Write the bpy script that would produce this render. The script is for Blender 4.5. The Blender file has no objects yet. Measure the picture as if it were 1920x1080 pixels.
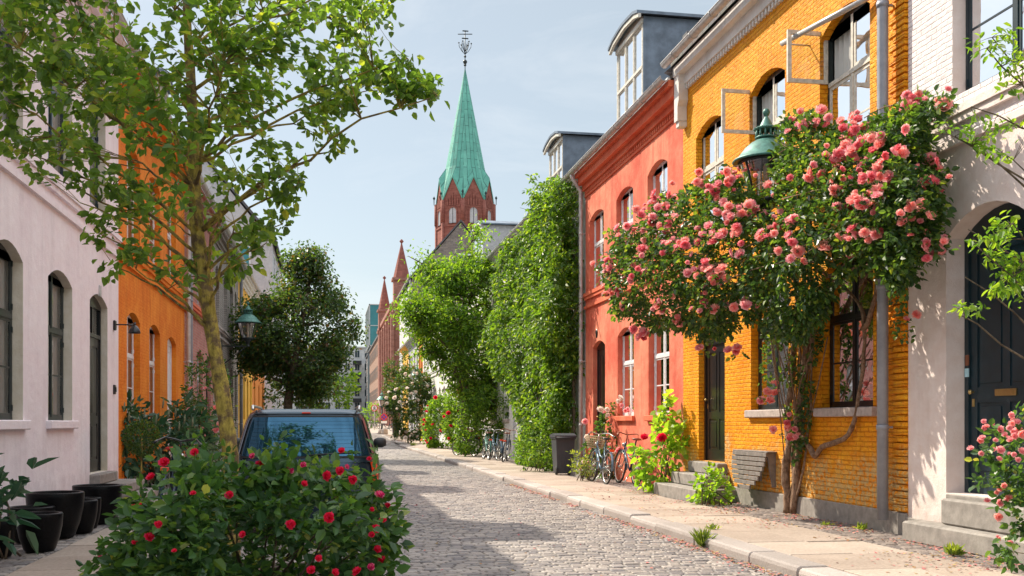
import bpy, math, random
import numpy as np
from mathutils import Vector, Matrix, noise
random.seed(7); rng = np.random.default_rng(11)
PI = math.pi
scene = bpy.context.scene
COL = scene.collection
# ------------------------------------------------------------------ camera numbers
F = 1900.0; A = math.atan(345/1900.0); CA, SA = math.cos(A), math.sin(A); H0 = 1.35; HY = 793.0; VX = 615.0
def W(px, py, d):
    r = (px-960)*d/F
    return Vector((r*CA+d*SA, -r*SA+d*CA, H0-(py-HY)*d/F))
def DP(px, X): return F*X/(CA*(px-VX))
def YP(px, X): return (DP(px, X)-X*SA)/CA
def ZP(px, py, X): return H0+(HY-py)*(X/CA)/(px-VX)
def gz(y): return max(0.0, (y-70)*0.015)          # the street climbs a little at its far end
# ------------------------------------------------------------------ materials
def new_mat(name):
    m = bpy.data.materials.new(name); m.use_nodes = True
    nt = m.node_tree; nt.nodes.clear()
    o = nt.nodes.new('ShaderNodeOutputMaterial'); return m, nt, o
def N(nt, t, **k):
    n = nt.nodes.new(t)
    for a, v in k.items(): setattr(n, a, v)
    return n
def L(nt, a, b): nt.links.new(a, b)
def prin(nt, o, col=(.5,.5,.5), rough=.6, metal=0, spec=.5):
    p = N(nt, 'ShaderNodeBsdfPrincipled')
    p.inputs['Base Color'].default_value = (*col[:3], 1); p.inputs['Roughness'].default_value = rough
    p.inputs['Metallic'].default_value = metal; p.inputs['Specular IOR Level'].default_value = spec
    L(nt, p.outputs[0], o.inputs[0]); return p
def noise_n(nt, vec, scale, detail=4, rough=.55):
    n = N(nt, 'ShaderNodeTexNoise'); n.inputs['Scale'].default_value = scale
    n.inputs['Detail'].default_value = detail; n.inputs['Roughness'].default_value = rough
    if vec is not None: L(nt, vec, n.inputs['Vector'])
    return n
def ramp(nt, fac, stops):
    r = N(nt, 'ShaderNodeValToRGB'); e = r.color_ramp.elements
    while len(e) > len(stops): e.remove(e[-1])
    while len(e) < len(stops): e.new(.5)
    for i, (p, c) in enumerate(stops): e[i].position = p; e[i].color = (*c, 1)
    L(nt, fac, r.inputs[0]); return r
def mix(nt, fac, a, b, mode='MIX'):
    m = N(nt, 'ShaderNodeMix'); m.data_type = 'RGBA'; m.blend_type = mode
    for s, v in ((m.inputs['Factor'], fac), (m.inputs['A'], a), (m.inputs['B'], b)):
        if isinstance(v, (int, float)): s.default_value = v
        elif isinstance(v, tuple): s.default_value = (*v[:3], 1)
        else: L(nt, v, s)
    return m.outputs['Result']
def mathn(nt, op, a, b=None, c=None):
    m = N(nt, 'ShaderNodeMath', operation=op)
    for i, v in enumerate((a, b, c)):
        if v is None: continue
        if isinstance(v, (int, float)): m.inputs[i].default_value = v
        else: L(nt, v, m.inputs[i])
    return m.outputs[0]
def wallvec(nt):
    tc = N(nt, 'ShaderNodeTexCoord'); s = N(nt, 'ShaderNodeSeparateXYZ'); L(nt, tc.outputs['Object'], s.inputs[0])
    c = N(nt, 'ShaderNodeCombineXYZ'); L(nt, mathn(nt, 'ADD', s.outputs[0], s.outputs[1]), c.inputs[0]); L(nt, s.outputs[2], c.inputs[1])
    return tc.outputs['Object'], c.outputs[0], s.outputs[2]
def bump(nt, p, h, strength=.5, dist=.02, prev=None):
    b = N(nt, 'ShaderNodeBump'); b.inputs['Strength'].default_value = strength; b.inputs['Distance'].default_value = dist
    L(nt, h, b.inputs['Height'])
    if prev is not None: L(nt, prev, b.inputs['Normal'])
    L(nt, b.outputs[0], p.inputs['Normal']); return b.outputs[0]
def brick_tex(nt, vec, sx=.24, sy=.075, mortar=.012, c1=(0,0,0), c2=(1,1,1), cm=(0,0,0), smooth=.4):
    b = N(nt, 'ShaderNodeTexBrick'); b.inputs['Scale'].default_value = 1
    b.inputs['Brick Width'].default_value = sx; b.inputs['Row Height'].default_value = sy
    b.inputs['Mortar Size'].default_value = mortar; b.inputs['Mortar Smooth'].default_value = smooth
    b.inputs['Color1'].default_value = (*c1, 1); b.inputs['Color2'].default_value = (*c2, 1); b.inputs['Mortar'].default_value = (*cm, 1)
    L(nt, vec, b.inputs['Vector']); return b
def m_plaster(name, col, col2, rough=.85, grain=1.0, stain=.6, low=None):
    m, nt, o = new_mat(name); p = prin(nt, o, col, rough, 0, .25)
    ob, wv, z = wallvec(nt)
    n1 = noise_n(nt, ob, .9, 6, .62); n2 = noise_n(nt, ob, 6, 5, .6); n3 = noise_n(nt, ob, 60, 4, .6)
    mp = N(nt, 'ShaderNodeMapping'); mp.inputs['Scale'].default_value = (3.2, 3.2, .35); L(nt, ob, mp.inputs[0]); n4 = noise_n(nt, mp.outputs[0], 1.2, 5, .6)
    c = mix(nt, ramp(nt, n1.outputs[0], [(.36,(0,0,0)),(.64,(1,1,1))]).outputs[0], col, col2)
    c = mix(nt, mathn(nt, 'MULTIPLY', ramp(nt, n4.outputs[0], [(.5,(0,0,0)),(.72,(1,1,1))]).outputs[0], stain*.75), c, tuple(x*.78 for x in col))
    c = mix(nt, .24, c, ramp(nt, n2.outputs[0], [(.3,(.35,.33,.3)),(.7,(.9,.9,.9))]).outputs[0], 'OVERLAY')
    if low is not None:      # splash dirt near the ground
        f = mathn(nt, 'MULTIPLY', ramp(nt, mathn(nt, 'ADD', z, mathn(nt, 'MULTIPLY', n2.outputs[0], .7)), [(.45,(1,1,1)),(1.0,(0,0,0))]).outputs[0], .55)
        c = mix(nt, f, c, low)
    L(nt, c, p.inputs['Base Color'])
    h = mathn(nt, 'ADD', mathn(nt, 'MULTIPLY', n2.outputs[0], 1.0), mathn(nt, 'MULTIPLY', n3.outputs[0], .25))
    bump(nt, p, h, .55*grain, .025); return m
def m_paintbrick(name, col, col2, depth=.02, rough=.6, peel=None, relief=1.0, bw=.185, bh=.060, mort=.10):
    m, nt, o = new_mat(name); p = prin(nt, o, col, rough, 0, .12)
    ob, wv, z = wallvec(nt)
    nd = noise_n(nt, ob, 7, 4, .6)
    vm = N(nt, 'ShaderNodeVectorMath', operation='MULTIPLY_ADD'); L(nt, nd.outputs['Color'], vm.inputs[0]); vm.inputs[1].default_value = (.04,.03,0); L(nt, wv, vm.inputs[2])
    b = brick_tex(nt, vm.outputs[0], bw, bh, .0085, (.25,)*3, (1,)*3, (.0,)*3, .9)
    n1 = noise_n(nt, ob, 1.3, 6, .6); n2 = noise_n(nt, ob, 18, 5, .6)
    c = mix(nt, ramp(nt, n1.outputs[0], [(.38,(0,0,0)),(.62,(1,1,1))]).outputs[0], col, col2)
    c = mix(nt, mathn(nt, 'MULTIPLY', b.outputs['Fac'], mort), c, tuple(x*.62 for x in col))
    c = mix(nt, .10, c, b.outputs['Color'], 'SOFT_LIGHT')
    c = mix(nt, .30, c, ramp(nt, n2.outputs[0], [(.32,(.26,.24,.22)),(.68,(.86,.86,.84))]).outputs[0], 'OVERLAY')
    mp = N(nt, 'ShaderNodeMapping'); mp.inputs['Scale'].default_value = (2.4, 2.4, .3); L(nt, ob, mp.inputs[0]); n4 = noise_n(nt, mp.outputs[0], 1.6, 6, .65)
    c = mix(nt, mathn(nt, 'MULTIPLY', ramp(nt, n4.outputs[0], [(.5,(0,0,0)),(.7,(1,1,1))]).outputs[0], .4), c, tuple(x*.66 for x in col))
    if peel is not None:
        f = mathn(nt, 'MULTIPLY', ramp(nt, mathn(nt, 'ADD', mathn(nt, 'MULTIPLY', z, .5), n1.outputs[0]), [(.86,(1,1,1)),(1.12,(0,0,0))]).outputs[0],
                  ramp(nt, n2.outputs[0], [(.42,(0,0,0)),(.55,(1,1,1))]).outputs[0])
        c = mix(nt, mathn(nt, 'MULTIPLY', f, .75), c, peel)
    L(nt, c, p.inputs['Base Color'])
    h = mathn(nt, 'ADD', mathn(nt, 'MULTIPLY', b.outputs['Fac'], -1.0), mathn(nt, 'MULTIPLY', b.outputs['Color'], .5))
    h = mathn(nt, 'ADD', h, mathn(nt, 'MULTIPLY', n2.outputs[0], 2.0))
    bump(nt, p, h, relief, depth); return m
def m_brick(name, c1, c2, cm=(.42,.4,.36), bw=.235, bh=.078, rough=.85):
    m, nt, o = new_mat(name); p = prin(nt, o, c1, rough, 0, .25)
    ob, wv, z = wallvec(nt)
    b = brick_tex(nt, wv, bw, bh, .012, c1, c2, cm, .2)
    n1 = noise_n(nt, ob, 2.0, 6, .65)
    c = mix(nt, .35, b.outputs['Color'], ramp(nt, n1.outputs[0], [(.3,(.25,.23,.22)),(.7,(.85,.85,.85))]).outputs[0], 'OVERLAY')
    L(nt, c, p.inputs['Base Color']); bump(nt, p, mathn(nt, 'MULTIPLY', b.outputs['Fac'], -1.0), .6, .012); return m
def m_simple(name, col, rough=.5, metal=0, var=.15, scale=8, bmp=.1, spec=.5, dist=.01):
    m, nt, o = new_mat(name); p = prin(nt, o, col, rough, metal, spec)
    tc = N(nt, 'ShaderNodeTexCoord'); n = noise_n(nt, tc.outputs['Object'], scale, 6, .62)
    c = mix(nt, ramp(nt, n.outputs[0], [(.32,(0,0,0)),(.68,(1,1,1))]).outputs[0], tuple(x*(1-var) for x in col), tuple(min(1,x*(1+var)) for x in col))
    L(nt, c, p.inputs['Base Color'])
    if bmp: bump(nt, p, n.outputs[0], bmp, dist)
    return m
def m_island(name, stops, rough=.75, nscale=40, bmp=.4, spec=.4, mixn=.3):
    m, nt, o = new_mat(name); p = prin(nt, o, (.4,)*3, rough, 0, spec)
    g = N(nt, 'ShaderNodeNewGeometry'); r = ramp(nt, g.outputs['Random Per Island'], stops)
    tc = N(nt, 'ShaderNodeTexCoord'); n = noise_n(nt, tc.outputs['Object'], nscale, 6, .65); n2 = noise_n(nt, tc.outputs['Object'], 1.1, 4, .6)
    c = mix(nt, mixn, r.outputs[0], ramp(nt, n.outputs[0], [(.3,(.2,.2,.2)),(.7,(.9,.9,.9))]).outputs[0], 'OVERLAY')
    c = mix(nt, mixn*.8, c, ramp(nt, n2.outputs[0], [(.35,(.32,.3,.28)),(.65,(.75,.75,.75))]).outputs[0], 'OVERLAY')
    L(nt, c, p.inputs['Base Color']); bump(nt, p, n.outputs[0], bmp, .01); return m
def m_leaf(name, stops, rough=.42, trans=.35, tcol=None, spec=.4):
    m, nt, o = new_mat(name)
    p = N(nt, 'ShaderNodeBsdfPrincipled'); p.inputs['Roughness'].default_value = rough; p.inputs['Specular IOR Level'].default_value = spec
    g = N(nt, 'ShaderNodeNewGeometry'); r = ramp(nt, g.outputs['Random Per Island'], stops)
    L(nt, r.outputs[0], p.inputs['Base Color'])
    t = N(nt, 'ShaderNodeBsdfTranslucent')
    L(nt, mix(nt, 1.0, r.outputs[0], tcol or (4.2,3.7,1.1), 'MULTIPLY'), t.inputs['Color'])
    s = N(nt, 'ShaderNodeMixShader'); s.inputs[0].default_value = trans
    L(nt, p.outputs[0], s.inputs[1]); L(nt, t.outputs[0], s.inputs[2]); L(nt, s.outputs[0], o.inputs[0]); return m
def m_glass(name, tint=(.9,.95,1), ior=1.42, extra=.02):
    m, nt, o = new_mat(name)
    t = N(nt, 'ShaderNodeBsdfTransparent'); t.inputs[0].default_value = (*tint, 1)
    g = N(nt, 'ShaderNodeBsdfGlossy'); g.inputs['Roughness'].default_value = .02; g.inputs[0].default_value = (.95,.97,1,1)
    tc = N(nt, 'ShaderNodeTexCoord'); n = noise_n(nt, tc.outputs['Object'], 2.5, 2)
    b = N(nt, 'ShaderNodeBump'); b.inputs['Strength'].default_value = .08; b.inputs['Distance'].default_value = .05; L(nt, n.outputs[0], b.inputs['Height']); L(nt, b.outputs[0], g.inputs['Normal'])
    f = N(nt, 'ShaderNodeFresnel'); f.inputs[0].default_value = ior
    s = N(nt, 'ShaderNodeMixShader'); L(nt, mathn(nt, 'ADD', f.outputs[0], extra), s.inputs[0])
    L(nt, t.outputs[0], s.inputs[1]); L(nt, g.outputs[0], s.inputs[2]); L(nt, s.outputs[0], o.inputs[0]); return m
def m_tiles(name, c1, c2, bw=.25, bh=.3):
    m, nt, o = new_mat(name); p = prin(nt, o, c1, .75, 0, .3)
    ob, wv, z = wallvec(nt)
    s = N(nt, 'ShaderNodeSeparateXYZ'); L(nt, ob, s.inputs[0]); c = N(nt, 'ShaderNodeCombineXYZ'); L(nt, s.outputs[1], c.inputs[0]); L(nt, s.outputs[2], c.inputs[1])
    b = brick_tex(nt, c.outputs[0], bw, bh*.7, .01, c1, c2, tuple(x*.3 for x in c1), .3)
    n1 = noise_n(nt, ob, 1.5, 6, .65)
    L(nt, mix(nt, .4, b.outputs['Color'], n1.outputs['Color'], 'SOFT_LIGHT'), p.inputs['Base Color'])
    bump(nt, p, mathn(nt, 'MULTIPLY', b.outputs['Fac'], -1.0), .7, .02); return m
def m_bark(name, c1, c2, scale=14):
    m, nt, o = new_mat(name); p = prin(nt, o, c1, .9, 0, .2)
    tc = N(nt, 'ShaderNodeTexCoord'); mp = N(nt, 'ShaderNodeMapping'); mp.inputs['Scale'].default_value = (1,1,.35); L(nt, tc.outputs['Object'], mp.inputs[0])
    n = noise_n(nt, mp.outputs[0], scale*1.6, 8, .7); n2 = noise_n(nt, tc.outputs['Object'], scale*.8, 6, .7)
    c = mix(nt, ramp(nt, n2.outputs[0], [(.42,(0,0,0)),(.56,(1,1,1))]).outputs[0], c1, c2)
    c = mix(nt, .5, c, ramp(nt, n.outputs[0], [(.35,(.12,.12,.12)),(.62,(.85,.85,.85))]).outputs[0], 'OVERLAY')
    L(nt, c, p.inputs['Base Color']); bump(nt, p, n.outputs[0], 1.0, .03); return m
def m_copper():
    m, nt, o = new_mat('verdigris_copper'); p = prin(nt, o, (.1,.32,.26), .6, 0, .4)
    tc = N(nt, 'ShaderNodeTexCoord'); s = N(nt, 'ShaderNodeSeparateXYZ'); L(nt, tc.outputs['UV'], s.inputs[0])
    b = brick_tex(nt, tc.outputs['UV'], 2.6, .62, .035, (.09,.33,.27), (.13,.40,.33), (.03,.12,.11), .2)
    b.offset = .5; n = noise_n(nt, tc.outputs['Object'], .8, 7, .65)
    c = mix(nt, .45, b.outputs['Color'], ramp(nt, n.outputs[0], [(.3,(.3,.3,.3)),(.7,(.8,.8,.75))]).outputs[0], 'OVERLAY')
    L(nt, c, p.inputs['Base Color']); bump(nt, p, mathn(nt, 'MULTIPLY', b.outputs['Fac'], 1.0), .7, .08); return m
M = {}
M['pink'] = m_plaster('pale_pink_plaster', (.80,.72,.77), (.85,.79,.83), low=(.36,.33,.34))
M['pink_brick'] = m_paintbrick('pale_pink_painted_brick', (.72,.66,.67), (.76,.70,.71), .012, relief=.7)
M['pink_warm'] = m_plaster('cream_pink_plaster', (.71,.60,.56), (.76,.66,.63), low=(.36,.3,.27))
M['cream'] = m_plaster('cream_plaster', (.62,.56,.46), (.68,.62,.52))
M['orange'] = m_paintbrick('orange_limewash_brick', (.68,.18,.02), (.78,.26,.035), .008, .8, relief=.4, mort=.04)
M['yellow'] = m_paintbrick('ochre_painted_brick', (.79,.265,.008), (.85,.36,.022), .015, .55, peel=(.55,.42,.2), relief=.9)
M['redwall'] = m_plaster('coral_red_limewash', (.56,.10,.06), (.73,.245,.15), stain=1.0, grain=1.1)
M['redtrim'] = m_plaster('red_painted_cornice', (.60,.12,.06), (.7,.19,.1))
M['redbrick'] = m_brick('dusty_red_brick', (.40,.14,.12), (.48,.2,.17), (.42,.26,.23))
M['greybrick'] = m_brick('grey_weathered_brick', (.30,.27,.25), (.38,.34,.31), (.22,.2,.19))
M['church'] = m_brick('church_red_brick', (.215,.07,.055), (.28,.105,.08), (.2,.1,.08), .5, .16)
M['hallbrick'] = m_brick('hall_red_brick', (.27,.115,.09), (.35,.17,.135), (.28,.19,.16), .5, .16)
M['gablebrick'] = m_brick('dark_gable_brick', (.17,.15,.145), (.27,.24,.22), (.14,.13,.12), .5, .16)
M['ltyellow'] = m_plaster('yellow_plaster', (.72,.38,.05), (.78,.44,.08))
M['ltorange'] = m_plaster('orange_plaster', (.62,.2,.04), (.7,.26,.06))
M['white'] = m_plaster('white_plaster', (.66,.65,.63), (.74,.73,.71))
M['greywall'] = m_plaster('grey_plaster', (.40,.41,.44), (.47,.48,.5))
M['concrete'] = m_plaster('pale_concrete', (.42,.43,.44), (.55,.55,.55))
M['brownwall'] = m_brick('brown_brick', (.26,.16,.12), (.32,.2,.15), (.2,.15,.12), .5, .16)
M['slate'] = m_simple('slate_roof', (.085,.085,.095), .7, 0, .35, 4, .4)
M['tiles'] = m_tiles('red_roof_tiles', (.30,.10,.06), (.38,.15,.09))
M['greytiles'] = m_tiles('grey_roof_tiles', (.13,.125,.125), (.19,.18,.175))
M['zinc'] = m_simple('zinc_sheet', (.16,.20,.25), .42, .35, .3, 3, .25)
M['zincl'] = m_simple('grey_zinc_gutter', (.5,.5,.5), .42, .25, .2, 9, .15)
M['pipe'] = m_simple('grey_painted_pipe', (.27,.28,.32), .5, .2, .15, 6, .1)
M['whitep'] = m_simple('white_window_paint', (.70,.70,.72), .5, 0, .12, 20, .15)
M['wornp'] = m_simple('worn_cream_paint', (.60,.57,.5), .6, 0, .25, 16, .2)
M['dkgreen'] = m_simple('blackish_green_paint', (.018,.028,.03), .35, 0, .2, 10, .05)
M['dkblue'] = m_simple('dark_teal_door_paint', (.008,.024,.034), .38, 0, .2, 6, .06)
M['blackp'] = m_simple('black_gloss_paint', (.012,.012,.014), .28, 0, .2, 8, .05)
M['glass'] = m_glass('window_glass')
M['curtain'] = m_simple('white_curtain_cloth', (.56,.56,.54), .9, 0, .06, 3, .1)
M['stone'] = m_simple('grey_granite', (.27,.25,.23), .85, 0, .22, 9, .5, .3, .012)
M['sillstone'] = m_simple('pale_sill_stone', (.42,.36,.34), .85, 0, .22, 14, .4)
M['copper'] = m_copper()
M['lampgreen'] = m_simple('verdigris_lamp_metal', (.07,.20,.17), .5, .2, .35, 18, .2)
M['lampdark'] = m_simple('dark_lamp_metal', (.02,.03,.032), .45, .3, .3, 14, .1)
M['lampglass'] = m_glass('lamp_glass', (.85,.88,.9), 1.45, .12)
M['mantle'] = m_simple('cream_lamp_mantle', (.65,.5,.35), .7)
M['asphalt'] = m_simple('road_bed', (.17,.155,.14), .95, 0, .3, 10, .5)
M['ground'] = m_simple('earth_ground', (.20,.185,.165), .95, 0, .25, 3, .4)
M['setts_b'] = m_island('brown_setts', [(0,(.14,.12,.115)),(.5,(.20,.17,.155)),(1,(.27,.225,.2))], .8, 45, .5, .3)
M['setts'] = m_island('granite_setts', [(0,(.125,.115,.12)),(.35,(.195,.175,.17)),(.7,(.25,.22,.20)),(1,(.32,.285,.26))], .62, 45, .5, .5)
M['slabs'] = m_island('pavement_slabs', [(0,(.30,.245,.205)),(.5,(.345,.285,.24)),(1,(.39,.33,.28))], .85, 30, .4, .3)
M['slabs_l'] = M['slabs']
M['kerb'] = m_island('granite_kerb', [(0,(.28,.25,.235)),(1,(.38,.34,.32))], .8, 50, .6, .35)
M['bark'] = m_bark('lichen_bark', (.16,.11,.06), (.40,.31,.07))
M['barkd'] = m_bark('brown_bark', (.10,.075,.055), (.17,.13,.09), 10)
M['vinew'] = m_bark('old_rose_wood', (.20,.12,.075), (.30,.2,.14), 20)
M['lf_tree'] = m_leaf('pear_leaves', [(0,(.042,.085,.024)),(.5,(.068,.136,.032)),(.86,(.112,.193,.042)),(1,(.193,.236,.052))], .38, .45)
M['lf_rose'] = m_leaf('rose_leaves', [(0,(.021,.057,.023)),(.5,(.037,.094,.029)),(.85,(.065,.143,.037)),(.97,(.122,.196,.045)),(1,(.269,.277,.090))], .38, .28)
M['lf_climb'] = m_leaf('climbing_rose_leaves', [(0,(.021,.054,.021)),(.5,(.039,.087,.027)),(.85,(.073,.147,.034)),(1,(.156,.215,.044))], .36, .32)
M['lf_vine'] = m_leaf('vine_leaves', [(0,(.034,.085,.015)),(.5,(.064,.136,.020)),(.85,(.111,.196,.025)),(1,(.170,.238,.043))], .45, .38)
M['lf_loc'] = m_leaf('locust_leaves', [(0,(.038,.093,.017)),(.5,(.068,.145,.019)),(1,(.145,.230,.030))], .45, .45)
M['lf_dark'] = m_leaf('dark_tree_leaves', [(0,(.019,.049,.019)),(.5,(.035,.074,.023)),(.85,(.068,.117,.027)),(1,(.107,.054,.025))], .45, .35)
M['lf_hyd'] = m_leaf('broad_dark_leaves', [(0,(.023,.072,.046)),(.6,(.046,.111,.065)),(1,(.091,.169,.078))], .33, .2, (2,2.2,1.2))
M['lf_bright'] = m_leaf('hollyhock_leaves', [(0,(.08,.17,.025)),(.6,(.13,.25,.03)),(1,(.22,.33,.06))], .5, .42)
M['lf_grey'] = m_leaf('silvery_leaves', [(0,(.14,.17,.1)),(1,(.25,.27,.18))], .6, .3, (1.5,1.5,1.1))
M['lf_weed'] = m_leaf('weed_leaves', [(0,(.07,.12,.03)),(1,(.2,.26,.06))], .6, .35)
def m_petal(name, a, b, c): return m_leaf(name, [(0,a),(.5,b),(1,c)], .55, .5, (1.15,1.0,1.0), .2)
M['bl_pink'] = m_petal('salmon_pink_petals', (.90,.36,.34), (.94,.48,.44), (.96,.62,.56))
M['bl_deep'] = m_petal('deep_pink_petals', (.76,.16,.22), (.85,.26,.3), (.9,.4,.42))
M['bl_red'] = m_petal('crimson_petals', (.62,.008,.03), (.75,.015,.06), (.8,.05,.16))
M['bl_mag'] = m_petal('magenta_petals', (.6,.02,.14), (.75,.05,.22), (.85,.3,.4))
M['bl_soft'] = m_petal('soft_pink_petals', (.82,.30,.36), (.88,.45,.48), (.92,.62,.6))
M['bl_white'] = m_petal('white_petals', (.75,.72,.62), (.85,.83,.75), (.9,.85,.8))
M['petals'] = m_island('fallen_petals', [(0,(.42,.10,.12)),(.4,(.5,.2,.18)),(.6,(.30,.17,.08)),(.85,(.24,.15,.07)),(1,(.38,.28,.1))], .8, 20, .1)
M['pot'] = m_simple('black_glazed_pot', (.006,.006,.007), .3, 0, .5, 50, .1, .12)
M['potin'] = m_simple('pot_soil', (.05,.035,.025), .95, 0, .3, 20, .6)
M['carpaint'] = m_simple('dark_blue_green_car_paint', (.03,.055,.08), .22, .55, .05, 3, 0)
M['carglass'] = m_simple('tinted_car_glass', (.028,.095,.165), .03, .75, .02, 2, 0)
M['rubber'] = m_simple('black_rubber', (.02,.02,.021), .8)
M['plastic'] = m_simple('black_plastic', (.022,.023,.026), .5)
M['binp'] = m_simple('dark_grey_bin_plastic', (.045,.05,.062), .5, 0, .12, 4, .06)
M['taillight'] = m_simple('red_lamp_lens', (.55,.03,.012), .15)
M['orangelens'] = m_simple('orange_reflector', (.8,.08,.02), .3)
M['chrome'] = m_simple('dull_chrome', (.55,.55,.53), .3, .9)
M['steelrim'] = m_simple('alloy_rim', (.45,.46,.47), .35, .8)
M['bikeblue'] = m_simple('pale_blue_bike_paint', (.12,.2,.27), .35, .2)
M['bikedark'] = m_simple('dark_blue_bike_paint', (.02,.04,.07), .35, .2)
M['bikered'] = m_simple('red_bike_paint', (.5,.015,.015), .3, .1)
M['bikegreen'] = m_simple('green_bike_paint', (.02,.12,.1), .35, .2)
M['leather'] = m_simple('brown_leather', (.22,.075,.035), .5)
M['wicker'] = m_simple('pale_wicker', (.42,.34,.22), .8)
M['oldwood'] = m_simple('weathered_grey_slats', (.19,.17,.16), .85, 0, .3, 12, .3)
M['signred'] = m_simple('sign_red', (.6,.02,.03), .4); M['signblue'] = m_simple('sign_blue', (.02,.06,.35), .4); M['signwhite'] = m_simple('sign_white', (.8,.8,.8), .4)
M['brass'] = m_simple('brass', (.5,.36,.15), .35, .9)
M['bluelabel'] = m_simple('pale_blue_label', (.4,.65,.75), .5)
M['tealglass'] = m_simple('teal_curtain_glass', (.06,.22,.24), .08, .5, .15, 1, 0)
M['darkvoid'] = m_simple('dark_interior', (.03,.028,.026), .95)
# ------------------------------------------------------------------ mesh builder
class MB:
    def __init__(s): s.v = []; s.f = []; s.m = []; s.sm = []
    def add(s, vs, fs, m=0, smooth=False):
        b = len(s.v); s.v += [tuple(v) for v in vs]
        for f in fs: s.f.append(tuple(i+b for i in f)); s.m.append(m); s.sm.append(smooth)
    def quad(s, a, b, c, d, m=0): s.add([a,b,c,d], [(0,1,2,3)], m)
    def poly(s, pts, m=0): s.add(pts, [tuple(range(len(pts)))], m)
    def box(s, x0, x1, y0, y1, z0, z1, m=0):
        x0, x1 = min(x0,x1), max(x0,x1); y0, y1 = min(y0,y1), max(y0,y1)
        s.add([(x0,y0,z0),(x1,y0,z0),(x1,y1,z0),(x0,y1,z0),(x0,y0,z1),(x1,y0,z1),(x1,y1,z1),(x0,y1,z1)],
              [(0,3,2,1),(4,5,6,7),(0,1,5,4),(1,2,6,5),(2,3,7,6),(3,0,4,7)], m)
    def bbox(s, x0, x1, y0, y1, z0, z1, b=.01, m=0):
        x0, x1 = min(x0,x1), max(x0,x1); y0, y1 = min(y0,y1), max(y0,y1)
        rings = []
        for (e, z) in ((b, z0), (0, z0+b), (0, z1-b), (b, z1)):
            rings.append([(x0+e,y0+e,z),(x1-e,y0+e,z),(x1-e,y1-e,z),(x0+e,y1-e,z)])
        vs = [v for r in rings for v in r]; fs = [(3,2,1,0),(12,13,14,15)]
        for k in range(3):
            for i in range(4): fs.append((k*4+i, k*4+(i+1)%4, k*4+4+(i+1)%4, k*4+4+i))
        s.add(vs, fs, m)
    def tube(s, pts, rad, n=8, m=0, cap=True, closed=False):
        pts = [Vector(p) for p in pts]; k = len(pts)
        if not hasattr(rad, '__len__'): rad = [rad]*k
        vs = []; up = None
        for i, p in enumerate(pts):
            if closed: t = pts[(i+1)%k]-pts[i-1]
            else: t = pts[min(i+1,k-1)]-pts[max(i-1,0)]
            if t.length < 1e-9: t = Vector((0,0,1))
            t.normalize()
            if up is None: up = Vector((1,0,0)) if abs(t.x) < .8 else Vector((0,1,0))
            u = up-t*up.dot(t)
            if u.length < 1e-6: u = t.orthogonal()
            u.normalize(); up = u; w = t.cross(u)
            for j in range(n):
                a = 2*PI*j/n; vs.append(p+(u*math.cos(a)+w*math.sin(a))*rad[i])
        fs = []
        for i in range(k if closed else k-1):
            i2 = (i+1)%k
            for j in range(n): fs.append((i*n+j, i*n+(j+1)%n, i2*n+(j+1)%n, i2*n+j))
        if cap and not closed: fs.append(tuple(range(n-1,-1,-1))); fs.append(tuple((k-1)*n+j for j in range(n)))
        s.add(vs, fs, m, True)
    def lathe(s, prof, c=(0,0,0), n=24, m=0, smooth=True):
        vs = []; fs = []
        for r, z in prof:
            for j in range(n): a = 2*PI*j/n; vs.append((c[0]+r*math.cos(a), c[1]+r*math.sin(a), c[2]+z))
        for i in range(len(prof)-1):
            for j in range(n): fs.append((i*n+j, i*n+(j+1)%n, (i+1)*n+(j+1)%n, (i+1)*n+j))
        s.add(vs, fs, m, smooth)
    def prism(s, poly, h0, h1, axis='x', m=0):
        # poly in the plane across the axis
        def P(a, b, h): return {'x':(h,a,b), 'y':(a,h,b), 'z':(a,b,h)}[axis]
        n = len(poly); vs = [P(a,b,h0) for a,b in poly]+[P(a,b,h1) for a,b in poly]
        fs = [tuple(range(n-1,-1,-1)), tuple(range(n,2*n))]+[(i,(i+1)%n,n+(i+1)%n,n+i) for i in range(n)]
        s.add(vs, fs, m)
    def build(s, name, mats, parent=None, fix=True):
        me = bpy.data.meshes.new(name); me.from_pydata(s.v, [], s.f)
        if not isinstance(mats, (list, tuple)): mats = [mats]
        for x in mats: me.materials.append(M[x] if isinstance(x, str) else x)
        me.polygons.foreach_set('material_index', s.m); me.polygons.foreach_set('use_smooth', s.sm)
        me.update()
        if fix:
            import bmesh
            bm = bmesh.new(); bm.from_mesh(me); bmesh.ops.recalc_face_normals(bm, faces=bm.faces); bm.to_mesh(me); bm.free()
        return link(name, me, parent)
def link(name, me, parent=None):
    o = bpy.data.objects.new(name, me); COL.objects.link(o)
    if parent is not None: attach(o, parent)
    return o
def origin(o):
    return Matrix.Translation(o['_w']) if '_w' in o else Matrix.Identity(4)
def attach(o, p):
    o.parent = p
    if '_w' in p: o.matrix_parent_inverse = Matrix.Translation(-Vector(p['_w']))
def thing(name, label, cat, loc=(0,0,0), group=None, world=True):
    o = bpy.data.objects.new(name, None); COL.objects.link(o); o.empty_display_size = .2
    o.location = loc
    if world: o['_w'] = tuple(loc)
    tag(o, label, cat, group); return o
def tag(o, label=None, cat=None, group=None, kind=None):
    if label: o['label'] = label
    if cat: o['category'] = cat
    if group: o['group'] = group
    if kind: o['kind'] = kind
    return o
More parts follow.
